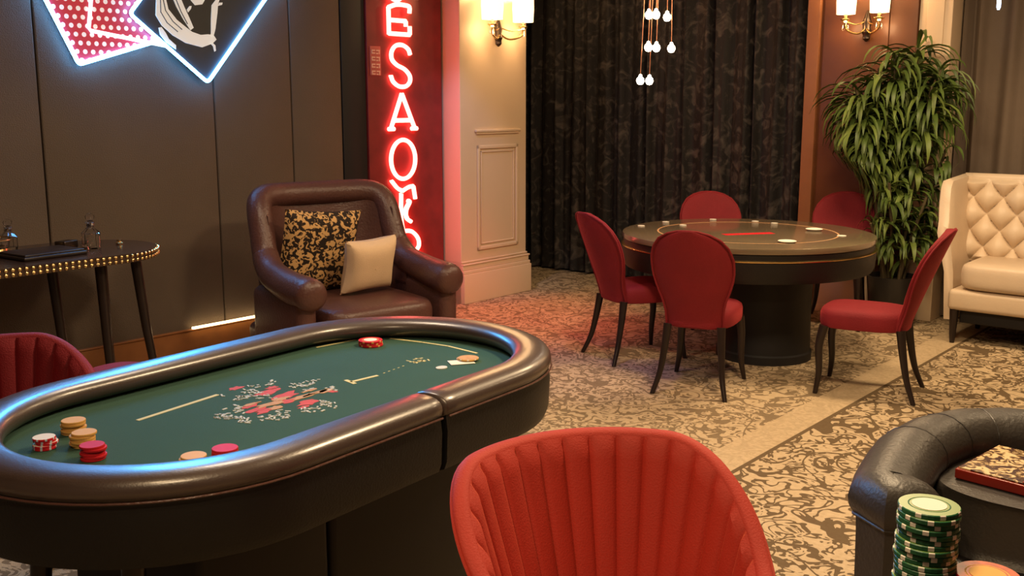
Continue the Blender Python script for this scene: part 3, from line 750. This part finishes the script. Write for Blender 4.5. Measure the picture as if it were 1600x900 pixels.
tub_chair('crimson velvet channel-back tub chair at far left behind poker table', (-1.61, 3.08, 0), -math.radians(132), M['velvet'])
t = thing('round_stool', 'small round crimson velvet stool behind the poker table rail', 'stool', (-1.66, 4.22, 0))
MB().lathe([(0, .38), (.14, .38), (.155, .40), (.158, .45), (.145, .485), (.10, .498), (0, .50)], 32).build('seat', M['velvet'], t)
for k in range(4):
    a_ = PI/4+k*PI/2; MB().tube([(.09*math.cos(a_), .09*math.sin(a_), .385), (.13*math.cos(a_), .13*math.sin(a_), 0)], [.016, .010], 10).build('leg', M['blackwood'], t)

# ------------------------------------------------------------------ round gaming table and balloon-back chairs
RC = (1.515, 6.57)
t = thing('round_gaming_table', 'large round black gaming table with glossy brown top', 'table', (*RC, 0))
RR = .80
MB().lathe([(0, .745), (RR-.03, .745), (RR-.004, .75), (RR, .765), (RR-.004, .782), (RR-.02, .786)], 72).lathe([(RR-.02, .786), (RR-.05, .7845), (0, .7845)], 72, caps=False).build('table_top', M['tabletop'], t)
MB().lathe([(RR-.012, .7005), (RR+.002, .703), (RR+.003, .708), (RR-.004, .712), (RR-.02, .715)], 72, caps=False).build('brass_edge', M['brass'], t)
MB().lathe([(0, .745), (RR-.01, .745), (RR-.012, .706), (RR, .700), (RR-.008, .60), (RR-.02, .575), (0, .575)], 72).build('apron', M['skirtleather'], t)
MB().lathe([(.29, .578), (.285, .30), (.290, .06), (.30, .05), (.30, 0)], 48, (.11, -.12)).build('pedestal', M['dark'], t)
# printed ring, red band on the top
MB().lathe([(.56, .7858), (.567, .7866), (.575, .7858)], 72, caps=False).build('printed_ring', M['feltorange'], t)
MB().box((-.04, -.10, .7866), (.34, .07, .0014), T=Matrix.Rotation(.25, 4, 'Z')).build('printed_band', M['chip_red'], t)
TZ = .7862
spots_ = [(.87, 6.859, .020, 'farthest left'), (1.068, 7.087, .020, 'at the far left'), (1.157, 6.896, .020, 'left of the middle'), (1.428, 7.246, .018, 'at the far edge'), (1.70, 7.126, .018, 'far right of the middle'), (1.804, 7.009, .024, 'before the back right chair')]  # small flat white discs spread over the top
g = []
src = None
for x, y, r_, w_ in spots_:
    k = (1.6-TZ)/(1.6-.79); X, Y = x*k, y*k
    dv = Vector((X-RC[0], Y-RC[1]))
    if dv.length > RR-.04: dv = dv.normalized()*(RR-.05); X, Y = RC[0]+dv.x, RC[1]+dv.y
    if src is None: o = src = chip_mesh(.024, .0035).build('poker_chip', [M['chip_white']]*3)
    else: o = src.copy(); COL.objects.link(o)
    o.location = (X, Y, TZ); tag(o, 'white disc on the round table, '+w_, 'poker chip', 'white discs on the round table')
src = None
for x, y, w_ in ((1.962, 6.612, 'toward the right rear chair'), (1.631, 5.992, 'at the near edge')):
    k = (1.6-TZ)/(1.6-.79)
    if src is None: o = src = MB().lathe([(0, 0), (.040, 0), (.055, .010), (.052, .012), (.036, .004), (0, .004)], 28).build('dish', M['chip_white'])
    else: o = src.copy(); COL.objects.link(o)
    o.location = (x*k, y*k+(.03 if y < 6.1 else 0), TZ); tag(o, 'small white dish on the round table '+w_, 'dish', 'white dishes on the round table')
o = chip_mesh(.028, .0035).build('poker_chip', [M['chip_white']]*3); o.location = (2.048*1.006, 6.318*1.006, TZ)
tag(o, 'white disc on the round table, nearest the right chair', 'poker chip', 'white discs on the round table')

def balloon_chair():
    t = thing('balloon_back_chair', '', 'chair')
    HB = .44
    def hw(z):                              # half width of the back
        pts = [(.385, .158), (.46, .160), (.53, .172), (.60, .200), (.68, .222), (.77, .226), (.84, .206), (.89, .168), (.92, .117), (.937, .055), (.94, .001)]
        for (a_, wa), (b_, wb) in zip(pts[:-1], pts[1:]):
            if z <= b_: return lerp(wa, wb, max(0, (z-a_)/(b_-a_)))
        return .001
    def yb(z): return -.200-.20*(max(0, z-.40)/.54)**1.1
    zs = [.385, .40, .43, .46, .50, .54, .58, .62, .66, .70, .74, .78, .815, .845, .87, .89, .908, .921, .931, .937, .9395]
    rings = []
    n = 12
    for z in zs:
        w = hw(z); th = min(.030, w*.5+.003)
        r_ = []
        for j in range(28):
            a_ = 2*PI*j/28; c_, s_ = math.cos(a_), math.sin(a_)
            x = w*math.copysign(abs(c_)**.75, c_)
            y = yb(z)+th*math.copysign(abs(s_)**.8, s_)+.055*(x/.22)**2
            r_.append((x, y, z))
        rings.append(r_)
    b_ = MB().loft(rings).build('backrest', M['velvet'], t)
    # welting down both edges
    for s_ in (-1, 1):
        pass
    pts = [(hw(z)*1.01, yb(z)-.018+.055*(hw(z)/.22)**2, z) for z in zs]+[(-hw(z)*1.01, yb(z)-.018+.055*(hw(z)/.22)**2, z) for z in reversed(zs)]
    MB().tube(pts, .006, 6).build('piping', M['velvet'], b_)
    def seat_ring(z, k):
        r_ = []
        for j in range(40):
            a_ = 2*PI*j/40; c_, s_ = math.cos(a_), math.sin(a_)
            x = .200*k*math.copysign(abs(c_)**.62, c_)*(1+.10*s_); y = .01+.24*k*math.copysign(abs(s_)**.62, s_)
            r_.append((x, y, z))
        return r_
    MB().loft([seat_ring(.375, .94), seat_ring(.38, .98), seat_ring(.40, 1.0), seat_ring(.445, 1.0), seat_ring(.468, .97), seat_ring(.482, .88), seat_ring(.49, .65), seat_ring(.492, .1)]).build('seat', M['velvet'], t)
    for sx_ in (-1, 1):
        fr = catmull([(sx_*.170, .205, .385), (sx_*.180, .225, .27), (sx_*.185, .218, .12), (sx_*.205, .230, 0)], 5)
        n_ = len(fr); MB().tube(fr, [lerp(.027, .013, i/(n_-1)) for i in range(n_)], 10).build('leg', M['blackwood'], t)
        fr = catmull([(sx_*.150, -.195, .39), (sx_*.160, -.215, .26), (sx_*.175, -.245, .12), (sx_*.205, -.29, 0)], 5)
        MB().tube(fr, [lerp(.025, .013, i/(n_-1)) for i in range(n_)], 10).build('leg', M['blackwood'], t)
    return t
proto = balloon_chair()
BC = [(1.09, 5.73, 24, 'red velvet balloon-back chair in front of the round table, back to viewer'),
      (.81, 6.45, 66, 'red velvet balloon-back chair at the left side of round table'),
      (2.00, 5.63, -62, 'red velvet balloon-back chair pulled out at the right, seen in profile'),
      (1.50, 7.42, 180, 'red velvet balloon-back chair behind round table, in front of black curtain'),
      (2.38, 7.42, 205, 'red velvet balloon-back chair behind the table at right, beside the plant')]
for i, (x, y, az, lb) in enumerate(BC):
    o = proto if i == 0 else copy_tree(proto)
    o.location = (x, y, 0); o.rotation_euler = (0, 0, -math.radians(az))
    tag(o, lb, 'chair', 'chairs around the round table')

# ------------------------------------------------------------------ leather wing armchair
AZ = 143
t = thing('wing_armchair', 'oxblood leather wing armchair with scroll arms beside the neon letters', 'armchair', (-.989, 6.084, 0), -math.radians(AZ))
BL = M['brownleather']
# local: faces +y, width along x
def sec(x, y0, y1, z0, z1, r_=.05): return None
# seat body and cushion
MB().box((0, .02, .19), (.98, .80, .22), bev=.04).build('seat_base', BL, t)
def cush(w, d, h, cx, cy, cz, pw=.5, bulge=.25):
    rings = []
    for k in range(13):
        s_ = -1+2*k/12; q = (1-abs(s_)**2.6)**.42 if abs(s_) < 1 else .02
        r_ = []
        for j in range(44):
            a_ = 2*PI*j/44; c_, s2 = math.cos(a_), math.sin(a_)
            x = w/2*math.copysign(abs(c_)**pw, c_); y = d/2*math.copysign(abs(s2)**pw, s2)
            kk = lerp(1-bulge*.6, 1, q)
            r_.append((cx+x*kk, cy+y*kk, cz+h/2*s_))
        rings.append(r_)
    return MB().loft(rings)
cush(.74, .76, .17, 0, .10, .385, .4).build('seat_cushion', BL, t)
# back: wide curved shell with rolled top
def back(s_, q):
    x = lerp(-1, 1, s_); return None
NB = 30
rings = []
for i in range(NB+1):
    s_ = lerp(-1, 1, i/NB)
    x = .42*s_
    wrap = abs(s_)**3.2
    y0 = -.36+.22*wrap
    zt = 1.04-.06*abs(s_)**4
    pr = [(.045, .30), (.055, .55), (.05, .80), (.04, zt-.03), (0, zt), (-.05, zt-.03), (-.06, .70), (-.06, .30), (-.05, .12), (.03, .12)]
    rings.append([(x, y0+o_-.08*((z-.3)/.7), z) for o_, z in pr])
bk_ = MB().loft(rings).build('backrest', BL, t)
hp = [(.458, -.03, .62), (.447, -.165, .72), (.437, -.22, .84), (.430, -.265, .95), (.405, -.315, 1.02), (.34, -.36, 1.05), (.2, -.405, 1.052)]
pts = catmull(hp+[(0, -.42, 1.05)]+[(-a_, b_, c_) for a_, b_, c_ in reversed(hp)], 6)
nr_ = len(pts)
MB().tube(pts, [.074*min(1, .35+.65*min(i, nr_-1-i)/5) for i in range(nr_)], 18).build('rolled_edge', BL, bk_)
# arms with scroll fronts
for s_ in (-1, 1):
    pts = catmull([(s_*.437, -.22, .84), (s_*.447, -.165, .72), (s_*.458, -.06, .635), (s_*.462, .10, .60), (s_*.458, .26, .58), (s_*.45, .38, .575)], 6)+[Vector((s_*.45, .42, .572)), Vector((s_*.45, .45, .57)), Vector((s_*.45, .468, .568)), Vector((s_*.45, .474, .567))]
    n_ = len(pts)
    rad_ = [lerp(.072, .094, min(1, i/(n_*.7)))*min(1, .3+i/8) for i in range(n_-3)]+[.084, .058, .02]
    mb = MB().tube(pts, rad_, 18)
    mb.box((s_*.465, .10, .33), (.12, .64, .44), bev=.05)
    ar = mb.build('arm', BL, t)
    # wing joining arm and back
    wg = []
    for k in range(9):
        q = k/8; z0 = .58; zt = lerp(.82, .58, q**.8); y = lerp(-.24, .0, q)
        wg.append([(s_*(.435+dx), y, z) for dx, z in ((-.03, z0-.1), (-.03, zt-.03), (-.015, zt), (.015, zt), (.03, zt-.03), (.03, z0-.1))])
    MB().loft(wg).build('wing', BL, t)
    for y in (-.32, .34):
        MB().tube([(s_*.42, y, .10), (s_*.43, y*1.03, 0)], [.028, .018], 12).build('leg', M['blackwood'], t)
def pillow(name, label, m_, w, h, d, loc, rot, button=False, pinch=.10):
    mb = MB(); n = 22
    for sgn in (-1, 1):
        def f(a_, b_):
            x, y = lerp(-1, 1, a_), lerp(-1, 1, b_)
            e = max(0, (1-x**4)*(1-y**4))**.5
            px = x*w/2*(1-pinch*(1-y*y)*abs(x)**2); pz = y*h/2*(1-pinch*(1-x*x)*abs(y)**2)
            return (px, sgn*d/2*e, pz)
        mb.grid(f, n, n)
    o = mb.build(name, m_); o.location = loc; o.rotation_euler = rot; tag(o, label, 'cushion'); return o
import mathutils
ach = Matrix.Translation((-.989, 6.084, 0))@Matrix.Rotation(-math.radians(AZ), 4, 'Z')
def on_chair(x, y, z): return tuple(ach@Vector((x, y, z)))
pillow('leopard_cushion', 'large animal-print cushion leaning in the oxblood armchair', M['leopard'], .50, .53, .15, on_chair(.11, -.165, .72), (math.radians(14), math.radians(4), PI-math.radians(AZ)), pinch=.05)
p2 = pillow('linen_cushion', 'small plain beige buttoned cushion in the oxblood armchair', M['whitecloth'], .37, .35, .16, on_chair(-.105, .07, .650), (math.radians(16), math.radians(-2), PI-math.radians(AZ)+.1), pinch=.14)
MB().lathe([(0, 0), (.009, .0), (.007, .005), (0, .006)], 12).build('button', M['whitecloth'], p2).matrix_local = Matrix.Translation((0, .0, 0))@Matrix.Rotation(PI/2, 4, 'X')@Matrix.Translation((0, 0, .076))

# ------------------------------------------------------------------ black side table with gold studs
t = thing('oval_side_table', 'long black oval side table with gold studded edge by the wall', 'table', W(2.05, -5.22, 0), PI/2-A)
TZ2 = .84
HLs, RS = .63, .37
MB().prism(stad(HLs, RS), TZ2-.045, TZ2-.012).prism(stad(HLs, RS-.006), TZ2-.012, TZ2).build('table_top', mat('lacquer', (.05, .028, .02), .16, noise_amt=.2), t)
sp = stad(HLs, RS+.001, 30)
st = MB()
# even spacing of studs
per = []
for i in range(len(sp)):
    a_, b_ = Vector(sp[i]), Vector(sp[(i+1) % len(sp)]); per.append((a_, b_, (b_-a_).length))
tot = sum(p[2] for p in per); n_ = 150; acc = 0; i = 0; pos = 0
for k in range(n_):
    d = tot*k/n_
    while pos+per[i][2] < d: pos += per[i][2]; i += 1
    p = per[i][0].lerp(per[i][1], (d-pos)/per[i][2])
    nrm_ = (per[i][1]-per[i][0]).normalized(); an = math.atan2(nrm_.y, nrm_.x)
    for z in (TZ2-.011, TZ2-.034):
        st.lathe([(.0095, 0), (.009, .003), (.005, .006), (0, .007)], 8, T=Matrix.Translation((p.x, p.y, z))@Matrix.Rotation(an, 4, 'Z')@Matrix.Rotation(PI/2, 4, 'X'), caps=False)
so = st.build('stud_rows', M['gold'], t); so['kind'] = 'stuff'
for (x, y, dx, dy) in ((.80, -.20, .07, -.05), (.58, -.24, .0, -.05), (.43, -.02, .05, -.03), (.80, .16, .05, .05), (-.1, -.24, -.03, -.03), (.12, .05, 0, 0), (-.75, -.20, -.06, -.04), (-.75, .2, -.05, .05)):
    MB().tube([(x, y, TZ2-.046), (x+dx*.4, y+dy*.4, .42), (x+dx, y+dy, 0)], [.028, .024, .018], 12).build('leg', M['blackwood'], t)
def on_side(x, y): 
    c_, s_ = math.cos(PI/2-A), math.sin(PI/2-A); q = W(2.05, -5.22, 0); return (q[0]+x*c_-y*s_, q[1]+x*s_+y*c_, TZ2)
def tumbler(loc, label, h=.10, r_=.036, drink=True):
    t = thing('glass_tumbler', label, 'glass', loc)
    MB().lathe([(0, 0), (r_*.9, 0), (r_, .01), (r_*1.05, h), (r_*.97, h), (r_*.9, .014), (0, .014)], 20, caps=False).build('glass_body', M['glass'], t)
    return t
# cut-glass decanter right, glass dish left, tray and small items
def decanter(loc, label, k=1.0):
    t = thing('glass_decanter', label, 'decanter', loc)
    R_ = [(0, 0), (.045, 0), (.05, .01), (.05, .075), (.03, .095), (.018, .105), (.018, .125), (.026, .132)]
    n = 10; mb = MB()
    mb.lathe([(a_*k, z*k) for a_, z in R_]+[(.020*k, .132*k), (.013*k, .12*k), (.013*k, .10*k), (.044*k, .07*k), (.044*k, .014*k), (0, .014*k)], n, caps=False)
    for p in mb.sm: pass
    mb.sm = [False]*len(mb.sm)
    mb.build('glass_body', M['glass'], t)
    s2 = MB().lathe([(0, .11*k), (.012*k, .115*k), (.012*k, .135*k), (.024*k, .15*k), (.026*k, .165*k), (.014*k, .178*k), (0, .18*k)], 8); s2.sm = [False]*len(s2.sm)
    s2.build('stopper', M['glass'], t)
    MB().lathe([(.019*k, .108*k), (.022*k, .112*k), (.022*k, .128*k), (.019*k, .131*k)], 20, caps=False).build('glint_collar', M['chrome'], t)  # chrome ring added so the glass shows bright lamp glints
    return t
decanter(on_side(.70, .06), 'cut-glass decanter near the right end of the side table', 1.0)
tumbler(on_side(.66, -.04), 'clear tumbler in front of the cut-glass decanter', .07, .034)
o = thing('glass_bowl', 'wide glass bowl with gold rim at the left of side table', 'bowl', on_side(.20, .19))
MB().lathe([(0, 0), (.07, 0), (.11, .03), (.125, .11), (.120, .11), (.105, .034), (.066, .008), (0, .008)], 28, caps=False).build('glass_body', M['glass'], o)
MB().lathe([(.126, .070), (.129, .073), (.126, .078)], 28, caps=False).lathe([(.10, .012), (.113, .02), (.11, .03)], 28, caps=False).build('gold_band', M['gold'], o)
decanter(on_side(.36, .28), 'cut-glass decanter at the left behind glass bowl', .9)
o = tag(MB().box((0, 0, .010), (.34, .26, .020), bev=.008).box((0, 0, .024), (.32, .24, .012), bev=.005).build('serving_tray', M['blackwood'], None, on_side(.36, -.09), PROT), 'black tray lying on the side table before the bowl', 'tray')
o = tag(MB().box((0, 0, .02), (.10, .07, .04), bev=.006).build('trinket_box', M['darkmetal'], None, on_side(.58, .10), PROT+.3), 'small dark trinket box beside the cut-glass decanter', 'box')
o = tag(MB().lathe([(0, 0), (.018, 0), (.022, .008), (.012, .016), (.016, .026), (.0, .03)], 12).build('candle_holder', M['gold'], None, on_side(.84, .02)), 'tiny gold candle holder near the tip of side table', 'candle holder')

# ------------------------------------------------------------------ potted plant
px_, py_ = 2.80, 7.42
t = thing('potted_plant', 'tall leafy green cane plant in black pot beside the cream sofa', 'plant', (px_, py_, 0))
MB().lathe([(0, 0), (.13, 0), (.15, .02), (.185, .34), (.19, .36), (.175, .36), (.165, .33), (0, .32)], 32).build('pot', M['pot'], t)
MB().lathe([(0, .325), (.164, .325), (.10, .338), (0, .342)], 24).build('soil', M['soil'], t)
R_ = random.Random(11)
canes = [(-.07, .03, 1.70, -.26, .02), (.04, 0, 1.85, .20, .0), (-.03, .0, 1.55, -.30, -.03), (-.02, -.03, 1.95, -.10, -.04), (-.05, .02, 1.85, -.14, .0), (.06, .04, 2.02, .03, .02), (.02, -.06, 1.72, .12, -.05), (-.08, -.03, 1.40, -.22, -.03), (.07, -.02, 1.28, .22, -.05), (0, .05, 1.50, -.02, .06), (-.02, -.04, 1.05, -.12, -.14), (.03, -.05, .95, .10, -.14), (-.05, 0, .75, -.16, -.06), (.05, 0, .72, .17, -.02)]
l1, l2 = MB(), MB()
def leaf(mb, base, az, elev, ln, wd):
    pts = []
    p = Vector(base); dirh = Vector((math.cos(az), math.sin(az), 0)); side = Vector((-math.sin(az), math.cos(az), 0))
    e = elev; n = 7; step = ln/n; rows = []
    for k in range(n+1):
        q = k/n; w = wd*(math.sin(PI*min(1, q*.92+.06))**.8)*(1-.25*q)
        fold = .25*w
        rows.append([tuple(p-side*w/2+Vector((0, 0, fold))), tuple(p), tuple(p+side*w/2+Vector((0, 0, fold)))])
        p = p+(dirh*math.cos(e)+Vector((0, 0, 1))*math.sin(e))*step
        e -= .27+.10*q
    mb.loft(rows, False, False)
for (x0, y0, h, dx, dy) in canes:
    mb = MB(); pts = [(x0, y0, .33), (x0+dx*.3, y0+dy*.3, .33+(h-.33)*.4), (x0+dx*.7, y0+dy*.7, .33+(h-.33)*.75), (x0+dx, y0+dy, h)]
    mb.tube(catmull(pts, 4), .011, 8).build('cane', M['cane'], t)
    cp_ = catmull(pts, 6)
    for k in range(120 if h > 1.3 else 34):
        q = R_.uniform(.5 if abs(dx) > .18 else .25, 1)**.8 if h > 1.3 else R_.uniform(.3, 1)
        p = cp_[min(len(cp_)-1, int(q*(len(cp_)-1)))]
        az = R_.uniform(0, 2*PI)
        p = p+Vector((0, 0, R_.uniform(-.05, .05)))
        leaf(l1 if R_.random() < .72 else l2, p, az, R_.uniform(-.15, 1.0), R_.uniform(.26, .44)*(1 if p.z > 1.35 else .72), R_.uniform(.030, .050))
def clampwall(mb):                         # leaves bend away from the wall and the sofa behind them
    lim = 7.70; out = []
    for (x, y, z) in mb.v:
        wx, wy = px_+x, py_+y
        u_ = wx*math.sin(A)+wy*math.cos(A); v_ = wx*math.cos(A)-wy*math.sin(A)
        if u_ > 7.66: u_ = 7.66-(u_-7.66)*.15
        if v_ > -2.28 and z < 1.18: v_ = -2.28-(v_+2.28)*.1
        q = W(u_, v_); nx_, ny_ = q[0]-px_, q[1]-py_
        lim_ = -.17-.5*smoothstep(z, .95, 1.5)
        if nx_ < lim_: nx_ = lim_+(nx_-lim_)*.45
        out.append((nx_, ny_, z))
    mb.v = out
clampwall(l1); clampwall(l2)
l1.build('foliage', M['leaf'], t)
l2.build('pale_foliage', M['leaf2'], t)

# ------------------------------------------------------------------ cream tufted sofa  (room frame: local x=v, y=u)
t = thing('tufted_sofa', 'cream leather deep-buttoned sofa by the grey curtain at right', 'sofa', W(7.05, -2.165, 0), ROOM)
SW = 1.9
CL = M['creamleather']
MB().box((SW/2, .40, .30), (SW-.10, .72, .14), bev=.03).build('seat_base', CL, t)
cush(SW/2-.10, .62, .17, .10+(SW/2-.10)/2, .33, .465, .3, .15).build('seat_cushion', CL, t)
cush(SW/2-.10, .62, .17, SW-.10-(SW/2-.10)/2, .33, .465, .3, .15).build('seat_cushion', CL, t)
DIA = .20
def tuft(x, z):
    a_ = (x/DIA+z/(DIA*1.15)); b_ = (x/DIA-z/(DIA*1.15))
    return (abs(math.sin(a_*PI/1))*abs(math.sin(b_*PI/1)))**.45
def flare(z): return .115*smoothstep(z, .30, 1.1)**.8
def bk(s_, q):
    z = lerp(.50, 1.08, q); x = lerp(.03-flare(z), SW-.03+flare(z), s_)
    y = lerp(.58, .66, q)-.070*tuft(x, z-.03)*smoothstep(q, 0, .08)*smoothstep(1-q, 0, .06)
    return (x, y, z)
mb = MB(); mb.grid(bk, 300, 90)
mb.grid(lambda s_, q: (lerp(.03-.11, SW-.03+.11, s_), .695+.035*math.cos(PI*(1-q)), 1.08+.035*math.sin(PI*q)), 40, 10)
mb.grid(lambda s_, q: (lerp(.03-flare(lerp(.24, 1.08, q)), SW-.03+flare(lerp(.24, 1.08, q)), s_), .73, lerp(.24, 1.08, q)), 2, 12)
bko = mb.build('backrest', CL, t)
mb = MB()
k = 0
for i in range(-30, 60):
    for j in range(-30, 60):
        if (i+j) % 2 == 0 and False: pass
# buttons where the diagonal seams cross
for a_ in range(-12, 40):
    for b_ in range(-30, 40):
        x = (a_+b_)/2*DIA; z = (a_-b_)/2*DIA*1.15+.03
        if .08 < x < SW-.08 and .54 < z < 1.04:
            y = lerp(.58, .66, (z-.5)/.58)
            mb.lathe([(.009, 0), (.007, .006), (0, .008)], 8, T=Matrix.Translation((x, y+.002, z))@Matrix.Rotation(PI/2, 4, 'X'), caps=False)
bt = mb.build('buttons', CL, bko); bt['kind'] = 'stuff'
for s_ in (0, 1):                          # sloping winged arms
    rings = []
    for k in range(15):
        q = k/14; y = lerp(.72, .16, q)
        zt = 1.11 - .03*q - .30*smoothstep(q, .72, 1.0)
        out = .115
        sg = -1 if s_ == 0 else 1
        xc = .03 if s_ == 0 else SW-.03
        r_ = []
        w0, wt = .030, .042
        prof = [(-w0, .14), (-w0, .6*zt), (-wt, zt-.05), (-wt*.8, zt-.015), (0, zt), (wt*.8, zt-.015), (wt, zt-.05), (w0, .6*zt), (w0, .14)]
        for dx, z in prof:
            r_.append((xc+dx+sg*out*smoothstep(z, .30, 1.1)**.8, y, z))
        rings.append(r_)
    MB().loft(rings).build('arm', CL, t)
for x in (.09, SW-.09):
    for y in (.08, .66):
        MB().tube([(x, y, .235), (x, y, .06), (x, y, 0)], [.030, .022, .016], 12).build('leg', M['blackwood'], t)
MB().box((SW/2, .40, .185), (SW-.24, .60, .09), bev=.01).build('underframe', M['dark'], t)

# ------------------------------------------------------------------ low black leather tub sofa, front right
t = thing('leather_tub_sofa', 'low black leather tub sofa with thick rolled rim at lower right', 'sofa', (1.305, 2.23, 0), -math.radians(30))
GL = M['greyleather']
cl = [(-.445*math.copysign(abs(math.cos(a_))**.64, math.cos(a_)), .02+.735*abs(math.sin(a_))**.72, 0) for a_ in [PI*k/22 for k in range(23)]]
cl = [(-.345, .15, 0), (-.375, .085, 0)]+[(-.43, .065, 0)]+cl[2:-2]+[(.43, .065, 0), (.375, .085, 0), (.345, .15, 0)]
path = [Vector(q) for q in cl]; path = catmull(path, 3); n_ = len(path)
def zrim(i):
    q = min(i, n_-1-i)/(n_/2); return lerp(.59, .625, smoothstep(q, .0, .35))
rings = []; outer_w = []
for i, p in enumerate(path):
    a_ = path[max(0, i-1)]; c_ = path[min(n_-1, i+1)]; d = (c_-a_).normalized(); nn = Vector((-d.y, d.x, 0))   # outward
    z = zrim(i)
    endk = min(1, min(i, n_-1-i)/4)
    rr_ = .084*math.sqrt(max(.02, 1-(1-endk)**2))
    pl = .004*abs(math.sin(i/n_*PI*11))
    rings.append([tuple(p+nn*((rr_*1.12+pl)*math.cos(2*PI*j/20)) + Vector((0, 0, z-.01+(rr_*.92+pl)*math.sin(2*PI*j/20)))) for j in range(20)])
    outer_w.append([tuple(p+nn*o_+Vector((0, 0, zz))) for o_, zz in ((.074, z-.03), (.070, z-.10), (.060, .10), (-.05, .10), (-.06, z-.10), (-.055, z-.03))])
MB().loft(rings).build('rolled_rim', GL, t)
MB().loft(outer_w).build('tub_shell', GL, t)
seam_ = []
for i, p in enumerate(path):
    a_ = path[max(0, i-1)]; c_ = path[min(n_-1, i+1)]; d = (c_-a_).normalized(); nn = Vector((-d.y, d.x, 0))
    seam_.append(tuple(p+nn*.079+Vector((0, 0, zrim(i)-.055))))
MB().tube(seam_, .0045, 6).build('piping', GL, t)
for k in (12, 19, 26, 33, 40, 47, 54):
    if k < n_-6:
        q_ = rings[k]; MB().tube(q_, .0022, 5, True).build('seam', M['leather'], t)
# thick seat
rings = []
for k in range(13):
    s_ = -1+2*k/12; q = (max(0, 1-abs(s_)**3))**.4
    r_ = []
    for j in range(60):
        a_ = 2*PI*j/60; c_, s2 = math.cos(a_), math.sin(a_)
        x = .385*math.copysign(abs(c_)**.7, c_); y = .245*math.copysign(abs(s2)**.7, s2)+.445
        kk = lerp(.90, 1, q)
        r_.append((x*kk, y*kk, .505+.085*s_))
    rings.append(r_)
MB().loft(rings).build('seat_cushion', GL, t)
MB().box((0, .38, .24), (.72, .46, .36), bev=.04).build('seat_base', M['leather'], t)
for x in (-.36, .36):
    for y in (.10, .55):
        MB().tube([(x, y, .10), (x, y, 0)], [.03, .022], 12).build('leg', M['blackwood'], t)
# patterned case on the seat
t = thing('games_case', 'red-edged games case with gold mottled top on black tub sofa', 'case', (1.435, 2.63, .592), math.radians(43)-PI/2)
MB().box((0, 0, .014), (.36, .28, .028), bev=.004).build('case_body', M['redcase'], t)
MB().box((0, 0, .030), (.345, .265, .006), bev=.002).build('patterned_top', M['casetop'], t)
MB().box((0, 0, .034), (.012, .265, .003), bev=.001).build('fold_line', M['redcase'], t)

# ------------------------------------------------------------------ high bar table (below the frame) with chip stacks
t = thing('bar_table', 'high round dark bar table under the green and red chip stacks', 'table', (.40, .36, 0))
BZ = 1.292
MB().lathe([(0, BZ-.03), (.27, BZ-.03), (.275, BZ-.02), (.275, BZ-.008), (.268, BZ), (0, BZ)], 48).build('table_top', M['blackwood'], t)
MB().lathe([(0, BZ-.03), (.03, BZ-.03), (.03, .05), (.20, .03), (.21, 0), (0, 0)], 24).build('pedestal', M['darkmetal'], t)
green = [M['chip_green'], M['chip_white'], M['chip_greentop']]
stack(.2545, .593, BZ+.0004, 20, .0183, .00325, green, 'in the tall green stack at lower right', 'green chips in the tall stack', 21, .0008, (.00012, .00012), M['chip_white'], colour='green')
redc = [M['chip_red'], M['chip_yellow'], M['chip_redface']]
stack(.289, .580, BZ+.0004, 8, .0190, .00335, redc, 'in the short stack at the bottom right corner', 'red chips in the short stack', 22, .0008, (0, 0), M['chip_yellow'], colour='red')
